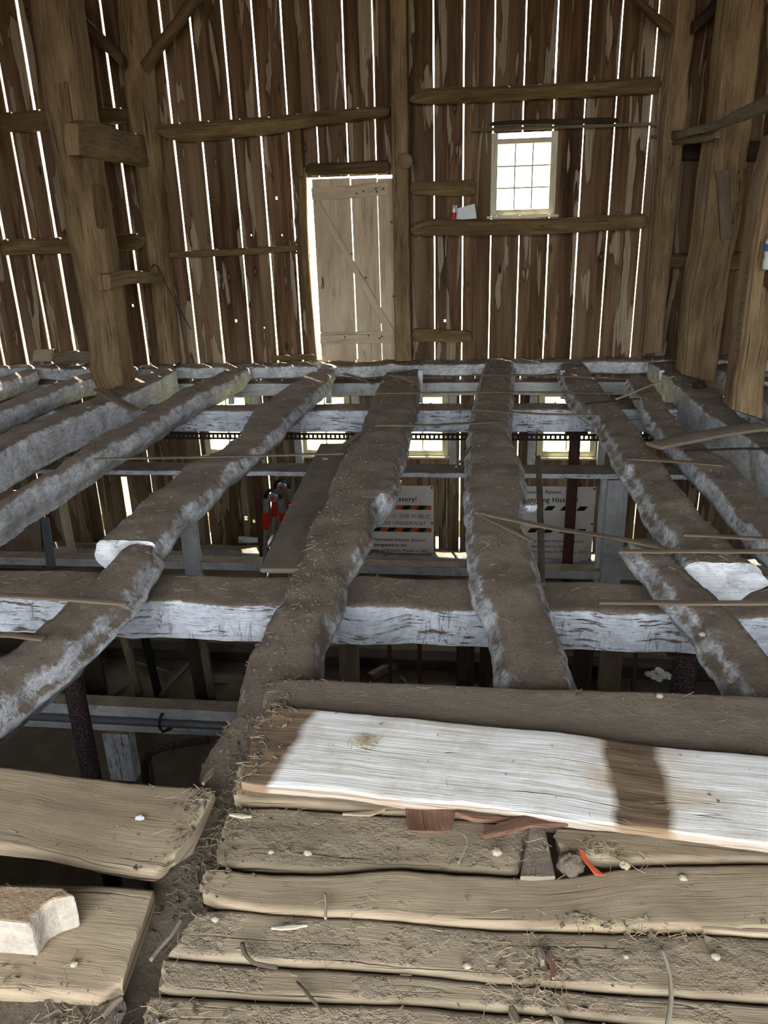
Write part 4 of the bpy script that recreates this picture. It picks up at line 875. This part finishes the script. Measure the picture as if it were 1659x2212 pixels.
for i in range(9000):
    y = rnd.uniform(2.3,9.7); x = rnd.uniform(-5.5,3); h,nn = drop(x,y)
    if h is None or nn.z < .7: continue
    r_ = rnd.random(); s = .004+.0012*y
    if r_ < .12: fiber(q1,h,rnd.uniform(.02,.07),.0008+.0001*y,.1)
    elif r_ < .9: crumb(q2,h,rnd.uniform(.4,1.5)*s)
    else: crumb(q3,h,rnd.uniform(.2,.5)*s)
# thick rim of dirt along the middle joist and nests
for cx,cy,rx,ry,nf,nc in [(a_,b_,c_,d_,int(e_*.5),int(f_*1.8)) for a_,b_,c_,d_,e_,f_ in ((*az(470,1720,0)[:2],.10,.16,260,260),(*az(430,1850,0)[:2],.07,.18,120,260),(*az(560,1560,0)[:2],.10,.2,100,350),(*az(1290,1850,0)[:2],.10,.035,260,40),(*az(1340,2006,0)[:2],.16,.015,160,60),(*az(790,1632,0)[:2],.03,.02,160,6),(*az(1160,2120,0)[:2],.07,.08,200,60),(*az(230,2190,0)[:2],.2,.05,160,120),(*az(650,1250,0)[:2],.2,.8,80,700),(*az(720,1050,0)[:2],.18,.9,80,500))]:
    for i in range(nf+nc):
        x = rnd.gauss(cx,rx*.6); y = rnd.gauss(cy,ry*.6); h,nn = drop(x,y)
        if h is None: continue
        if i < nf: fiber(q1,h+V((0,0,rnd.uniform(0,.012))),rnd.uniform(.012,.05),.0007,.4)
        else: crumb(q2,h,.002+.013*rnd.random()**3)
for i in range(2600):
    x = rnd.uniform(-5.5,3); y = rnd.choice((rnd.uniform(9.3,9.72), rnd.uniform(7.9,8.12), rnd.uniform(3.55,3.8))); h,nn = drop(x,y)
    if h is None or nn.z < .6: continue
    if rnd.random() < .3: fiber(q1,h,rnd.uniform(.03,.08),.0014,.5)
    else: crumb(q2,h,rnd.uniform(.004,.02) if y > 5 else rnd.uniform(.002,.009))
# bark fibres hanging from the lower edges of the whitewashed logs
tag(q1.build('straw_litter',flat('straw',(170,152,118),.8)),'scattered bits of straw over planks and joists','straw',kind='stuff')
tag(q2.build('dirt_crumbs',M_dirt),'scattered crumbs of brown dirt over planks and joists','dirt',kind='stuff')
tag(q3.build('lime_flecks',flat('lime',(226,220,206),.8)),'scattered white flecks of lime over planks and joists','flecks',kind='stuff')

GR = {'log_joist':'log joists over the basement','wall_post':'posts of the boarded wall','girt':'horizontal girts on the boarded wall','nailed_board':'short boards nailed to the wall','knee_brace':'knee braces under the roof','timber_post':'free standing hewn posts','tie_timber':'tie timbers between the left posts','side_rail':'rails on the right posts','bay_sill':'bay sill timbers','cross_beam':'whitewashed cross beams','lath':'loose laths on the joists','floor_plank':'foreground floor planks','stall_upright':'stall uprights under the near beam','steel_column':'steel columns','banner':'construction banners','lower_stud':'studs between the lower windows','hanger_board':'short hanger boards near the wall','lower_board':'loose boards in the basement','floor_stick':'sticks on the basement floor','splinter':'wood splinters on the planks','pebble':'pebbles on the planks','dry_stalk':'stalks on the planks','stall_pipe':'stall pipes'}
for o in C.objects:
    k = o.name.split('.')[0]
    if not o.parent and k in GR and 'label' in o: o['group'] = GR[k]
